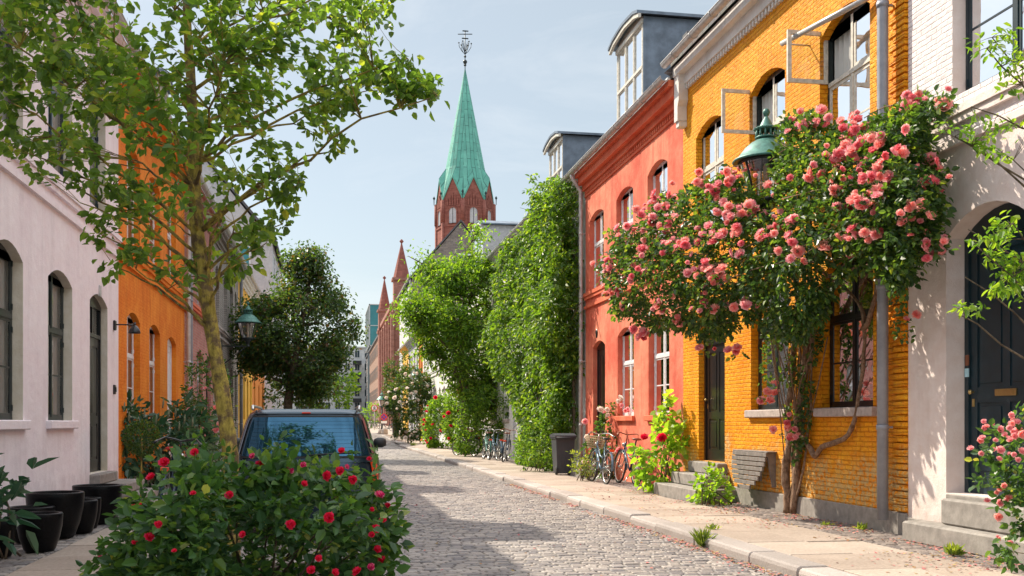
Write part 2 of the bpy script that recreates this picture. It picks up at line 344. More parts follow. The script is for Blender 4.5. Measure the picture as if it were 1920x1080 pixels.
def np_mesh(name, V, Fq, mat, parent=None, smooth=False):
    """V (n,3), Fq (k,4) quads"""
    me = bpy.data.meshes.new(name); n = len(V); k = len(Fq)
    me.vertices.add(n); me.vertices.foreach_set('co', np.ascontiguousarray(V, dtype=np.float32).ravel())
    me.loops.add(k*4); me.loops.foreach_set('vertex_index', np.ascontiguousarray(Fq, dtype=np.int32).ravel())
    me.polygons.add(k); me.polygons.foreach_set('loop_start', np.arange(0, k*4, 4, dtype=np.int32))
    try: me.polygons.foreach_set('loop_total', np.full(k, 4, dtype=np.int32))
    except Exception: pass
    me.polygons.foreach_set('use_smooth', np.full(k, smooth, dtype=bool))
    me.update(calc_edges=True); me.validate()
    for x in (mat if isinstance(mat, (list, tuple)) else [mat]): me.materials.append(M[x])
    return link(name, me, parent)
def dup(root, loc, rz=0, scale=None):
    r = root.copy(); COL.objects.link(r); r.location = loc; r.rotation_euler = (0,0,rz)
    if scale: r.scale = (scale,)*3
    for ch in list(root.children):
        c = ch.copy(); COL.objects.link(c); c.parent = r
        for g in list(ch.children):
            d = g.copy(); COL.objects.link(d); d.parent = c
    return r
# ------------------------------------------------------------------ leaves
def unit(a): return a/np.maximum(np.linalg.norm(a, axis=1, keepdims=True), 1e-9)
def leaf_arrays(P, D, S, wr=.6, fold=.25, curl=.25, nrm=None):
    """leaf = two quads folded along the midrib; P base, D direction, S length"""
    n = len(P); D = unit(D)
    R = rng.normal(size=(n,3)) if nrm is None else nrm+rng.normal(size=(n,3))*.45
    U = unit(R-D*np.sum(R*D, axis=1, keepdims=True))      # leaf normal
    B = np.cross(D, U); S = S[:,None]; w = S*wr*.5
    cz = -U*S*curl
    v0 = P; v1 = P+D*S*.30+B*w+U*w*fold; v2 = P+D*S*.68+B*w*.85+U*w*fold+cz*.45
    v3 = P+D*S+cz; v4 = P+D*S*.68-B*w*.85+U*w*fold+cz*.45; v5 = P+D*S*.30-B*w+U*w*fold
    V = np.stack([v0,v1,v2,v3,v4,v5], axis=1).reshape(-1,3)
    i = np.arange(n)[:,None]*6
    Fq = np.concatenate([i+np.array([[0,1,2,3]]), i+np.array([[0,3,4,5]])])
    return V, Fq
def leaves_obj(name, P, D, S, mat, parent, **k):
    V, Fq = leaf_arrays(P, D, S, **k); return np_mesh(name, V, Fq, mat, parent)
def sprays(C, out, k, ls, side=.8, step=.5, droop=.25):
    """k leaves set along a short shoot at every centre"""
    n = len(C); D = unit(out*.8+rng.normal(size=(n,3))*.55-np.array([0,0,droop])); U = unit(rng.normal(size=(n,3))*.6+np.array([0,0,1.0])); S = unit(np.cross(D, U))
    Ps = []; Ds = []; Ss = []
    for j in range(k):
        sg = 0 if j == k-1 else (1 if j % 2 else -1); a = (j//2)*step+(.25 if sg == 0 else 0)
        Ps.append(C+D*ls*a+rng.normal(size=(n,3))*ls*.10); Ds.append(D*(.55 if sg else 1)+S*sg*side+rng.normal(size=(n,3))*.22); Ss.append(ls*rng.uniform(.7,1.2,n)*(1.1 if sg == 0 else 1)*(.75 if j < 2 else 1))
    return np.concatenate(Ps), np.concatenate(Ds), np.concatenate(Ss), np.concatenate([U]*k)
def in_poly(x, y, poly):
    c = np.zeros(len(x), bool); n = len(poly); j = n-1
    for i in range(n):
        xi, yi = poly[i]; xj, yj = poly[j]
        t = ((yi > y) != (yj > y)) & (x < (xj-xi)*(y-yi)/((yj-yi)+1e-12)+xi); c ^= t; j = i
    return c
def poly_dist(x, y, poly):
    dm = np.full(len(x), 1e9); n = len(poly)
    for i in range(n):
        ax, ay = poly[i]; bx, by = poly[(i+1)%n]; dx, dy = bx-ax, by-ay
        t = np.clip(((x-ax)*dx+(y-ay)*dy)/(dx*dx+dy*dy+1e-9), 0, 1)
        dm = np.minimum(dm, np.hypot(x-ax-t*dx, y-ay-t*dy))
    return dm
def Wn(px, py, d):
    r = (px-960)*d/F
    return np.stack([r*CA+d*SA, -r*SA+d*CA, H0-(py-HY)*d/F], axis=1)
def vol_sample(poly, n, dfun, thick, R=70, gap=0.0, gscale=2.0, shell=.6, zmin=.02):
    """points filling a body whose outline from the street is poly, with real depth around dfun"""
    xs = [p[0] for p in poly]; ys = [p[1] for p in poly]; out = []; got = 0
    while got < n:
        k = n*3; x = rng.uniform(min(xs), max(xs), k); y = rng.uniform(min(ys), max(ys), k)
        ok = in_poly(x, y, poly); x = x[ok]; y = y[ok]
        dist = poly_dist(x, y, poly); t = thick*np.sqrt(np.clip(dist/R, .02, 1))
        u = rng.uniform(-1, 1, len(x)); u = np.sign(u)*np.abs(u)**shell
        P = Wn(x, y, dfun(x, y)+t*u)
        ok = P[:,2] > zmin
        if gap > 0:
            nv = np.array([noise.noise(Vector(p)*gscale) for p in P]); ok &= nv > (gap-.5)*.8
        P = P[ok]; out.append(P); got += len(P)
    return np.concatenate(out)[:n]
def bloom_mesh(name, mat, layers=4, r=.05, seed=0):
    rg = random.Random(seed); mb = MB()
    for l in range(layers):
        n = 5+l; rr = r*(.42+.58*(l+1)/layers); tilt = 1.45-1.25*(l+1)/layers+rg.uniform(-.08,.08)
        for k in range(n):
            a = 2*PI*k/n+l*.6+rg.uniform(-.2,.2); w = rr*.75; h = rr*(.9+rg.uniform(-.1,.15))
            ca, sa = math.cos(a), math.sin(a); ct, st = math.cos(tilt), math.sin(tilt)
            def P(u, v, c):     # u sideways, v outward
                x = v*ct; z = v*st+c; return (x*ca-u*sa, x*sa+u*ca, z)
            vs = [P(-w*.25,.01,0), P(w*.25,.01,0), P(w*.55,h*.6,-.08*rr), P(w*.38,h,.22*rr*rg.uniform(-1,1.4)), P(0,h*.9,.02*rr), P(-w*.38,h,.22*rr*rg.uniform(-1,1.4)), P(-w*.55,h*.6,-.08*rr), P(0,h*.55,-.14*rr)]
            mb.add(vs, [(0,1,2,7),(7,2,3,4),(0,7,6),(7,4,5,6)], 0, True)
    me = bpy.data.meshes.new(name); me.from_pydata(mb.v, [], mb.f); me.materials.append(M[mat]); me.polygons.foreach_set('use_smooth', mb.sm); me.update()
    return me
BL = {k: [bloom_mesh('bloom', k, 4, 1.0, s) for s in (1,2,3)] for k in ('bl_pink','bl_deep','bl_red','bl_mag','bl_soft','bl_white')}
def add_blooms(parent, spots, rad, mats, maxn=100, cluster=(1,1), face=(-.3,-.8,.45), name='bloom', spread=.08):
    """spots: list of Vectors. Biggest (first) maxn are parts, the others one stuff part"""
    allb = []
    for P in spots:
        for k in range(random.randint(*cluster)):
            q = P if k == 0 else P+Vector((random.gauss(0,spread), random.gauss(0,spread), random.gauss(0,spread*.8)))
            allb.append((q, rad*random.uniform(.5,1.15)*(1 if k == 0 else .85)))
    allb.sort(key=lambda b: -b[1])
    rest = []
    for i, (q, r) in enumerate(allb):
        me = random.choice(BL[random.choice(mats)])
        dv = Vector(face)+Vector((random.gauss(0,.45), random.gauss(0,.45), random.gauss(0,.35)))
        rot = dv.to_track_quat('Z', 'Y').to_matrix().to_4x4()
        mt = Matrix.Translation(q) @ rot @ Matrix.Scale(r, 4)
        if i < maxn:
            o = bpy.data.objects.new(name, me); COL.objects.link(o); attach(o, parent); o.matrix_basis = mt
        else: rest.append((me, mt))
    if rest:
        mb = MB(); mats_used = []
        for me, mt in rest:
            mm = me.materials[0]
            if mm not in mats_used: mats_used.append(mm)
            mb.add([mt @ v.co for v in me.vertices], [tuple(p.vertices) for p in me.polygons], mats_used.index(mm), True)
        o = mb.build('small_blooms', mats_used, parent, fix=False); tag(o, kind='stuff')
# ------------------------------------------------------------------ trees
def bez(a, b, c, n): return [(a*(1-t)**2+b*2*t*(1-t)+c*t*t) for t in [i/(n-1) for i in range(n)]]
def grow(root, trunk, tr, limbs, clusters, nleaf, lsize, leafmat, barkmat, sig=.1, twr=.005, wr=.62, lift=.3, curl=.25, maxtw=None, limb_r=.33):
    mb = MB(); T = [Vector(p) for p in trunk]; fine = []; fr = []
    for i in range(len(T)-1):
        for t in (0,.25,.5,.75): fine.append(T[i].lerp(T[i+1], t)); fr.append((tr[i]*(1-t)+tr[i+1]*t)*random.uniform(.93,1.08))
    fine.append(T[-1]); fr.append(tr[-1]); mb.tube(fine, fr, 14, 0)
    S = []; SR = []
    for i in range(len(T)-1):
        if i >= len(T)//3:
            for t in (0,.33,.66): S.append(T[i].lerp(T[i+1], t)); SR.append(tr[i])
    top = T[-1]
    for e in limbs:
        e = Vector(e); best = None
        for i in range(max(1,len(T)//3), len(T)):
            for t in (0, .5):
                q = T[i-1].lerp(T[i], t+.25); h = e.z-q.z; hd = (e-q).xy.length
                c = (e-q).length+max(0, .35*hd+.15-h)*2.5
                if best is None or c < best[0]: best = (c, q, tr[i])
        q, r = best[1], best[2]; ln = (e-q).length
        mid = q.lerp(e, .45)+Vector((random.gauss(0,.05*ln), random.gauss(0,.05*ln), lift*.35*ln))
        pts = bez(q, mid, e, 9); r0 = min(r*.75, limb_r*tr[0]*(.5+.3*ln/2))
        for i in range(1, 8): pts[i] = pts[i]+Vector((random.gauss(0,.012*ln), random.gauss(0,.012*ln), random.gauss(0,.012*ln)))
        rad = [r0*(1-i/8)**.8+twr for i in range(9)]
        mb.tube(pts, rad, 7, 0)
        for i in range(1, 9): S.append(pts[i]); SR.append(rad[i])
    SA_ = np.array([tuple(p) for p in S]); LP = []; LD = []
    for c in clusters:
        c = np.array(c); d = np.linalg.norm(SA_-c, axis=1)+np.maximum(0, SA_[:,2]-c[2])*.8
        i = int(np.argmin(d)); q = S[i]; cv = Vector(c); ln = (cv-q).length
        mid = q.lerp(cv, .5)+Vector((random.gauss(0,.08*ln), random.gauss(0,.08*ln), .08*ln))
        pts = bez(q, mid, cv, 5); r0 = min(SR[i]*.7, twr*(1.2+ln*1.2)); mb.tube(pts, [r0, r0*.8, r0*.65, r0*.5, r0*.3], 4, 0, False)
        dirv = (cv-mid).normalized()
        for k in range(nleaf):
            t = random.uniform(.35, 1.05); p = q.lerp(mid, t*2) if t < .5 else mid.lerp(cv, t*2-1)
            LP.append(p+Vector((random.gauss(0,sig), random.gauss(0,sig), random.gauss(0,sig*.8))))
            LD.append(dirv*.6+Vector((random.gauss(0,.6), random.gauss(0,.6), random.gauss(-.25,.5))))
    mb.build('trunk', barkmat, root, fix=False)
    n = len(LP); LP = np.array([tuple(p) for p in LP]); LD = np.array([tuple(p) for p in LD])
    up = np.tile(np.array([0,0,1.0]), (n,1))
    leaves_obj('crown', LP, LD, lsize*rng.uniform(.65,1.2,n), leafmat, root, wr=wr, curl=curl, nrm=up*.9)
# ------------------------------------------------------------------ architecture
XR, XL = 6.37, -3.6
T_REV = .13
def arch(ya, yb, zs, zc, n=8):
    return [(ya+(yb-ya)*i/n, zs+(zc-zs)*(1-(2*i/n-1)**2)) for i in range(n+1)]
def facade(mb, X, Y0, Y1, bands, ops, s, m=0, mr=0):
    for zb, zt in bands:
        cur = Y0
        for o in sorted([o for o in ops if zb <= o['z0'] < zt], key=lambda o: o['ya']):
            ya, yb = o['ya'], o['yb']
            if ya > cur: mb.quad((X,cur,zb),(X,ya,zb),(X,ya,zt),(X,cur,zt), m)
            if o['z0'] > zb+1e-4: mb.quad((X,ya,zb),(X,yb,zb),(X,yb,o['z0']),(X,ya,o['z0']), m)
            ap = arch(ya, yb, o['zs'], o['zc'])
            for (a, za), (b, zb_) in zip(ap[:-1], ap[1:]):
                mb.quad((X,a,za),(X,b,zb_),(X,b,zt),(X,a,zt), m)
                mb.quad((X,a,za),(X,b,zb_),(X+s*o['t'],b,zb_),(X+s*o['t'],a,za), mr)
            for y in (ya, yb): mb.quad((X,y,o['z0']),(X,y,o['zs']),(X+s*o['t'],y,o['zs']),(X+s*o['t'],y,o['z0']), mr)
            mb.quad((X,ya,o['z0']),(X,yb,o['z0']),(X+s*o['t'],yb,o['z0']),(X+s*o['t'],ya,o['z0']), mr)
            cur = yb
        if cur < Y1: mb.quad((X,cur,zb),(X,Y1,zb),(X,Y1,zt),(X,cur,zt), m)
def OP(X, p0, p1, z0, zs, zc, kind='window', t=T_REV, **k):
    y = sorted((YP(p0, X), YP(p1, X))); return dict(ya=y[0], yb=y[1], z0=z0, zs=zs, zc=zc, kind=kind, t=t, **k)
def OY(ya, yb, z0, zs, zc, kind='window', t=T_REV, **k): return dict(ya=ya, yb=yb, z0=z0, zs=zs, zc=zc, kind=kind, t=t, **k)
def window(o, X, s, root, frame='whitep', sill=None, simple=False, label=None):
    sash = o.get('sash')
    ya, yb, z0, zs, zc = o['ya'], o['yb'], o['z0'], o['zs'], o['zc']; xf = X+s*o['t']; e = .004
    d0, d1 = xf-s*.012, xf+s*.045         # outer frame depth
    fm = MB(); fw = .034 if o.get('sash') else .05; ym = (ya+yb)/2; zt = zs+.78*(zc-zs)-.03; zm = z0+(zt-z0)*.62; sm_ = 1 if sash else 0
    fm.box(d0, d1, ya+e, ya+fw, z0+e, zs, 0); fm.box(d0, d1, yb-fw, yb-e, z0+e, zs, 0)
    fm.box(d0+s*.002, d1, ya+fw, yb-fw, z0+e, z0+fw, 0)
    ap = arch(ya+e, yb-e, zs, zc-.006); fm.prism([(ya+e, zs-.002)]*0+[(y, z) for y, z in ap]+[(yb-e, zt-.01), (ya+e, zt-.01)], d0-s*.001, d1, 'x', 0)
    fm.box(d0-s*.012, d0+s*.03, ya+fw, yb-fw, zm-.028, zm+.028, sm_)
    fm.box(d0-s*.006, d0+s*.03, ym-.026, ym+.026, z0+fw, zt-.01, sm_)
    g = MB(); opened = o.get('open', None)
    r = .048 if sash else .036
    for side, (a, b) in enumerate(((ya+fw, ym-.026), (ym+.026, yb-fw))):
        for lvl, (c, d) in enumerate(((z0+fw, zm-.028), (zm+.028, zt-.01))):
            if opened == (side, lvl): 
                continue
            if not simple:
                x0, x1 = d0+s*.004, d0+s*.022
                fm.box(x0, x1, a, a+r, c, d, sm_); fm.box(x0, x1, b-r, b, c, d, sm_)
                fm.box(x0+s*.001, x1, a+r, b-r, c, c+r, sm_); fm.box(x0+s*.001, x1, a+r, b-r, d-r, d, sm_)
                if lvl == 0: fm.box(x0+s*.003, x1-s*.004, a+r, b-r, (c+d)/2-.011, (c+d)/2+.011, sm_)
            g.quad((d0+s*.013,a,c),(d0+s*.013,b,c),(d0+s*.013,b,d),(d0+s*.013,a,d))
    if not simple:   # hinges
        for z in (z0+.15, zm-.15, zm+.12, zt-.12):
            for y in (ya+fw*.6, yb-fw*.6): fm.box(d0-s*.012, d0+s*.002, y-.01, y+.01, z-.035, z+.035, 0)
    w = fm.build('window', [frame, sash] if sash else frame, root)
    if label: w['label'] = label
    g.build('pane', 'glass', w, fix=False)
    cm = MB(); xc = xf+s*.075
    cov = o.get('cov', .36)
    for (a, b) in ((ya-.02, ya+(yb-ya)*cov), (yb-(yb-ya)*cov, yb+.02)):
        k = 14; pr = [(xc+.018*math.sin(i*1.9)+.01*math.sin(i*4.1), a+(b-a)*i/k) for i in range(k+1)]
        for (x0,y0),(x1,y1) in zip(pr[:-1], pr[1:]): cm.add([(x0,y0,z0),(x1,y1,z0),(x1,y1,zt+.05),(x0,y0,zt+.05)], [(0,1,2,3)], 0, True)
    cm.build('curtain', 'curtain', w, fix=False)
    if sill:
        sm = MB(); sm.bbox(X-s*.07, X+s*(o['t']-.01), ya-.09, yb+.09, z0-.11, z0+.004, .012); sm.build('sill', sill, w)
    if opened:
        side, lvl = opened
        a, b = ((ya+fw, ym-.026), (ym+.026, yb-fw))[side]; c, d = ((z0+fw, zm-.028), (zm+.028, zt-.01))[lvl]
        wd = b-a; yh = b+.03 if side else a-.03   # hinge edge; casement stands straight out
        r = .052; cs = MB(); xa = d0-s*.01; y0, y1 = yh-.02, yh+.02
        X1 = xa-s*wd
        cs.box(xa, xa-s*r, y0, y1, c, d); cs.box(X1, X1+s*r, y0, y1, c, d); cs.box(xa-s*r, X1+s*r, y0+.001, y1-.001, c, c+r); cs.box(xa-s*r, X1+s*r, y0+.001, y1-.001, d-r, d)
        cs.build('open_casement', 'wornp', w)
        g2 = MB(); g2.quad((xa,yh,c),(X1,yh,c),(X1,yh,d),(xa,yh,d)); g2.build('casement_pane', 'glass', w, fix=False)
    return w
def door(o, X, s, root, mat='blackp', frame='blackp', trans=.0, label=None, panels=2):
    ya, yb, z0, zs, zc = o['ya'], o['yb'], o['z0'], o['zs'], o['zc']; xf = X+s*o['t']; e = .004
    mb = MB(); d0, d1 = xf-s*.03, xf+s*.08; fw = .07; zt = zs-.05-trans
    mb.box(d0, d1, ya+e, ya+fw, z0+e, zs); mb.box(d0, d1, yb-fw, yb-e, z0+e, zs)
    ap = arch(ya+e, yb-e, zs, zc-.006); mb.prism(ap+[(yb-e, zs-.05), (ya+e, zs-.05)], d0-s*.001, d1, 'x')
    if trans: mb.box(d0-s*.01, d1, ya+fw, yb-fw, zt-.06, zt); mb.box(d0, d1, (ya+yb)/2-.02, (ya+yb)/2+.02, zt, zs-.05)
    w = mb.build('door', [frame], root)
    if label: w['label'] = label
    lf = MB(); x0 = d0+s*.02; ztl = zt-.06 if trans else zs-.05
    a, b = ya+fw, yb-fw; lf.box(x0+s*.014, x0+s*.05, a, b, z0+e, ztl)
    st = .12; hs = [(z0+.2, z0+(ztl-z0)*.36), (z0+(ztl-z0)*.42, ztl-.14)]
    def ring(y0,y1,c,d):
        lf.box(x0, x0+s*.014, y0, y1, c, c+.001+.02); 
    lf.box(x0, x0+s*.014, a, a+st, z0+e, ztl); lf.box(x0, x0+s*.014, b-st, b, z0+e, ztl)
    lf.box(x0+s*.001, x0+s*.014, a+st, b-st, z0+e, z0+.2); lf.box(x0+s*.001, x0+s*.014, a+st, b-st, hs[0][1], hs[1][0]); lf.box(x0+s*.001, x0+s*.014, a+st, b-st, ztl-.14, ztl)
    mid = (a+b)/2; lf.box(x0+s*.002, x0+s*.014, mid-.05, mid+.05, z0+.2, hs[0][1]); lf.box(x0+s*.002, x0+s*.014, mid-.05, mid+.05, hs[1][0], ztl-.14)
    for (c, d) in hs:
        for (p, q) in ((a+st+.04, mid-.09), (mid+.09, b-st-.04)): lf.bbox(x0+s*.004, x0+s*.014, p, q, c+.04, d-.04, .004)
    lf.build('door_leaf', mat, w)
    h = MB(); yy = (a+.06) if s < 0 else (b-.06); h.lathe([(0,0),(.022,.0),(.026,.02),(0,.035)], (0,0,0), 10)
    h.v = [(x0-s*(v[2]+.03), yy+v[0], z0+1.05+v[1]) for v in h.v]; h.box(x0, x0-s*.03, yy-.008, yy+.008, z0+1.04, z0+1.06); h.box(x0, x0-s*.006, yy-.02, yy+.02, z0+.9, z0+.98)
    h.build('handle', 'brass', w)
    if trans:
        g = MB(); g.quad((d0+s*.03,ya+fw,zt),(d0+s*.03,yb-fw,zt),(d0+s*.03,yb-fw,zs-.05),(d0+s*.03,ya+fw,zs-.05)); g.build('pane', 'glass', w, fix=False)
    return w
def roof(root, X, s, Y0, Y1, ze, mat='greytiles', oh=.24, rise=4.2, run=4.9, verge=True, lift=0, name='roof'):
    mb = MB(); xe = X-s*oh; xr = X+s*run; xb = X+s*(2*run+oh); zr = ze+rise+lift; z0 = ze+lift; t = .07
    for (xa, za, xb_, zb) in ((xe, z0, xr, zr), (xr, zr, xb, z0)):
        vs = [(xa,Y0,za),(xa,Y1,za),(xb_,Y1,zb),(xb_,Y0,zb),(xa,Y0,za+t),(xa,Y1,za+t),(xb_,Y1,zb+t),(xb_,Y0,zb+t)]
        mb.add(vs, [(0,1,2,3),(4,7,6,5),(0,4,5,1),(1,5,6,2),(2,6,7,3),(3,7,4,0)], 0)
    return mb.build(name, mat, root)
def gables(mb, X, s, Y0, Y1, z0, ze, rise=4.2, run=4.9, m=0):
    for y in (Y0+.004, Y1-.004):
        mb.poly([(X,y,z0),(X+s*2*run,y,z0),(X+s*2*run,y,ze),(X+s*run,y,ze+rise-.05),(X,y,ze)], m)
    mb.quad((X+s*2*run,Y0,z0),(X+s*2*run,Y1,z0),(X+s*2*run,Y1,ze),(X+s*2*run,Y0,ze), m)
def gutter(root, X, s, Y0, Y1, z, mat='zincl', oh=.36, brk=.9, near=True):
    mb = MB(); xc = X-s*oh; r = .075; n = 10
    prof = [(xc+r*math.cos(a), z+r*math.sin(a)) for a in [PI+PI*i/n for i in range(n+1)]]
    prof2 = [(xc+(r-.008)*math.cos(a), z+(r-.008)*math.sin(a)) for a in [2*PI-PI*i/n for i in range(n+1)]]
    full = prof+prof2; k = len(full)
    vs = [(x,Y0,zz) for x,zz in full]+[(x,Y1,zz) for x,zz in full]
    mb.add(vs, [(i,(i+1)%k,k+(i+1)%k,k+i) for i in range(k)]+[tuple(range(k))[::-1], tuple(range(k,2*k))], 0, False)
    mb.tube([(xc-s*r,Y0,z+.004),(xc-s*r,Y1,z+.004)], .011, 6)
    if near:
        y = Y0+.4
        while y < Y1:
            pts = [(xc+(r+.006)*math.cos(a), y, z+(r+.006)*math.sin(a)) for a in [PI+PI*i/8 for i in range(9)]]+[(X-s*.1, y, z+.02)]*(0)
            mb.tube(pts, .009, 5); y += brk
    return mb.build('gutter', mat, root)
def downpipe(root, x, y, z0, z1, xg=None, zg=None, r=.05, mat='zincl', s=1):
    mb = MB(); pts = []
    if xg is not None: pts += [(xg, y, zg), (xg, y, zg-.1), ((xg+x)/2, y, zg-.28), (x, y, zg-.45)]
    else: pts += [(x, y, z1)]
    top = pts[-1][2]; pts += [(x, y, top-.3), (x, y, (top+z0)/2), (x, y, z0+.15)]
    mb.tube(pts, r, 12)
    z = z0+1.2
    while z < top-.2: mb.tube([(x,y,z-.03),(x,y,z+.03)], r+.008, 12); mb.box(x, x+s*.12, y-.012, y+.012, z-.012, z+.012); z += 1.6
    return mb.build('drainpipe', mat, root)
def cornice(root, X, s, Y0, Y1, steps, mat, dent=None, name='cornice'):
    mb = MB()
    for (z0, z1, pr) in steps: mb.box(X-s*pr, X+s*.02, Y0+.003, Y1-.003, z0, z1, 0)
    if dent:
        z0, z1, pr, w, gap = dent; y = Y0+.05
        while y < Y1-.05: mb.box(X-s*pr, X+s*.01, y, y+w, z0, z1, 0); y += w+gap
    return mb.build(name, mat, root)
def dormer(root, X, s, Y0, Y1, z0, z1, crown=.28, front='wornp', cheek='zinc', cols=3, eave=None, run_slope=4.2/4.9, label=None, depth=None):
    """box dormer standing back from the eave; cheek runs back into the roof"""
    D = MB(); dep = depth or 2.6; xb = X+s*dep
    for y in (Y0, Y1): D.quad((X,y,z0),(xb,y,z0),(xb,y,z1),(X,y,z1), 0)
    y0, y1 = Y0-.0, Y1+.0; D.quad((X,y0,z1),(xb,y0,z1),(xb,y1,z1),(X,y1,z1), 0)
    D.box(X-s*.01, X+s*.05, Y0-.015, Y0+.03, z0, z1, 0)
    r_ = D.build('dormer', cheek, root)
    if label: r_['label'] = label
    # arched roof slab with moulded front edge
    ym = (Y0+Y1)/2; oh = .16
    pr = [(Y0-oh, z1+.0), (Y0+.22, z1+crown*.62), (ym-.12, z1+crown), (ym+.12, z1+crown), (Y1-.22, z1+crown*.62), (Y1+oh, z1+.0)]
    q = MB(); q.prism(pr+[(y, z-.0+.09) for y, z in pr[::-1]][0:0]+[(y, z+.07) for y, z in pr[::-1]], X-s*.22, xb+s*.3, 'x'); q.build('dormer_roof', 'zinc', r_)
    fb = MB(); fb.poly([(X-s*.0,y,z) for y, z in pr[1:-1]]+[(X,Y1,z1-.02),(X,Y0,z1-.02)]); fb.prism([(y, z-.10) for y, z in pr]+[(y, z-.004) for y, z in pr[::-1]], X-s*.19, X-s*.12, 'x')
    fb.box(X-s*.06, X+s*.02, Y0, Y1, z1-.16, z1-.06)
    fb.box(X-s*.02, X+s*.04, Y0, Y1, z0, z0+.1); W_ = (Y1-Y0); fw = .07
    fb.box(X-s*.02, X+s*.04, Y0+.031, Y0+.031+fw, z0, z1-.1); fb.box(X-s*.02, X+s*.04, Y1-fw, Y1, z0, z1-.1)
    zt = z1-.16; zm = z0+.1+(zt-z0-.1)*.58; fb.box(X-s*.03, X+s*.04, Y0+fw, Y1-fw, zm-.03, zm+.03)
    g = MB(); cw = (W_-2*fw)/cols
    for c in range(cols):
        a = Y0+fw+c*cw; b = a+cw
        if c: fb.box(X-s*.025, X+s*.04, a-.028, a+.028, z0+.1, zt)
        for (p, q_) in ((z0+.1, zm-.03), (zm+.03, zt)):
            for (u0,u1,v0,v1) in ((a+.028,a+.06,p,q_),(b-.06,b-.028,p,q_),(a+.06,b-.06,p,p+.03),(a+.06,b-.06,q_-.03,q_)): fb.box(X-s*.012, X+s*.03, u0, u1, v0, v1)
        g.quad((X+s*.012,a,z0+.1),(X+s*.012,b,z0+.1),(X+s*.012,b,zt),(X+s*.012,a,zt))
    fb.build('dormer_front', front, r_); g.build('dormer_pane', 'glass', r_, fix=False)
    cu = MB(); xx = X+s*.1; k = 24
    pr2 = [(xx+.015*math.sin(i*2.3), Y0+fw+(W_-2*fw)*i/k) for i in range(k+1)]
    for (x0_,a),(x1_,b) in zip(pr2[:-1], pr2[1:]): cu.quad((x0_,a,z0+.1),(x1_,b,z0+.1),(x1_,b,zt),(x0_,a,zt))
    cu.build('curtain', 'curtain', r_, fix=False)
    return r_
def chimney(root, x, y, z0, z1, w=.6, mat='redbrick'):
    mb = MB(); mb.box(x-w/2, x+w/2, y-w/2, y+w/2, z0, z1); mb.box(x-w/2-.05, x+w/2+.05, y-w/2-.05, y+w/2+.05, z1-.25, z1-.1)
    for dx in (-.13,.13): mb.lathe([(.09,0),(.1,.25),(.08,.3)], (x+dx,y,z1), 10)
    return mb.build('chimney', mat, root)
def house(name, label, X, s, Y0, Y1, wall, ops, ze=7.6, z0=.08, frame='whitep', sill=None, trim=None, roofmat='greytiles', reveal=None, group=None, plinth=None, simple=False, rise=4.2, lift=0, gut=True, steps=None, dent=None, course=True, wall2=None, hole=.0, cat='house', party=None):
    root = thing(name, label, cat, (X+s*3, (Y0+Y1)/2, z0), group)
    mb = MB(); mats = [wall, reveal or wall, wall2 or wall, party or wall]
    low = [o for o in ops if o['z0'] < 4.2]; up = [o for o in ops if o['z0'] >= 4.2]
    facade(mb, X, Y0, Y1, [(z0, 4.25)], low, s, 0, 1); facade(mb, X, Y0, Y1, [(4.25, ze)], up, s, 2, 1)
    gables(mb, X, s, Y0, Y1, z0, ze, rise, m=3)
    mb.build('wall', mats, root)
    fl = MB()
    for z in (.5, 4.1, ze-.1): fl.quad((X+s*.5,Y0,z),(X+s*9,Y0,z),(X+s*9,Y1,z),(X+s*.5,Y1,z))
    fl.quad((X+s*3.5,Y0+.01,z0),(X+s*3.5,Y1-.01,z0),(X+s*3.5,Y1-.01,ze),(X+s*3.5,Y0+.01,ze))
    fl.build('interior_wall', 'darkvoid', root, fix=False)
    for o in ops:
        if o['kind'] == 'window': window(o, X, s, root, o.get('frame', frame), o.get('sill', sill if o['z0'] < 4 else None), simple, o.get('label'))
        elif o['kind'] == 'door': door(o, X, s, root, o.get('mat', 'blackp'), o.get('fmat', o.get('mat', 'blackp')), o.get('trans', 0), o.get('label'))
    tr = trim or wall
    cornice(root, X, s, Y0, Y1, steps or [(ze-.42, ze-.32, .05), (ze-.32, ze-.2, .12), (ze-.2, ze-.1, .22), (ze-.1, ze-.005, .29)], tr, dent)
    if course:
        c = MB(); c.box(X-s*.07, X+s*.01, Y0+.003, Y1-.003, 4.5, 4.585); c.box(X-s*.045, X+s*.012, Y0+.004, Y1-.004, 4.42, 4.499); c.box(X-s*.05, X+s*.01, Y0+.003, Y1-.003, 4.2, 4.27)
        c.build('string_course', course if isinstance(course, str) else tr, root)
    if plinth:
        c = MB(); y = Y0+.003; dys = sorted([(o['ya']-.02, o['yb']+.02) for o in ops if o['kind'] == 'door'])
        while y < Y1-.01:
            w = min(1.25, Y1-.003-y); segs = [(y, y+w)]
            for (a, b) in dys:
                ns = []
                for (p, q) in segs:
                    if b <= p or a >= q: ns.append((p, q)); continue
                    if a > p: ns.append((p, a))
                    if b < q: ns.append((b, q))
                segs = ns
            for (p, q) in segs:
                if q-p > .03: c = MB(); c.bbox(X-s*.03, X+s*.02, p+.002, q-.002, z0-.02, plinth, .008); c.build('plinth_stone', 'stone', root)
            y += w
    roof(root, X, s, Y0, Y1, ze, roofmat, rise=rise, lift=lift)
    if gut: gutter(root, X, s, Y0, Y1, ze+.04+lift, near=not simple)
    return root
GH = 'attached row houses along the right side of the street'; GL = 'attached row houses along the left side of the street'
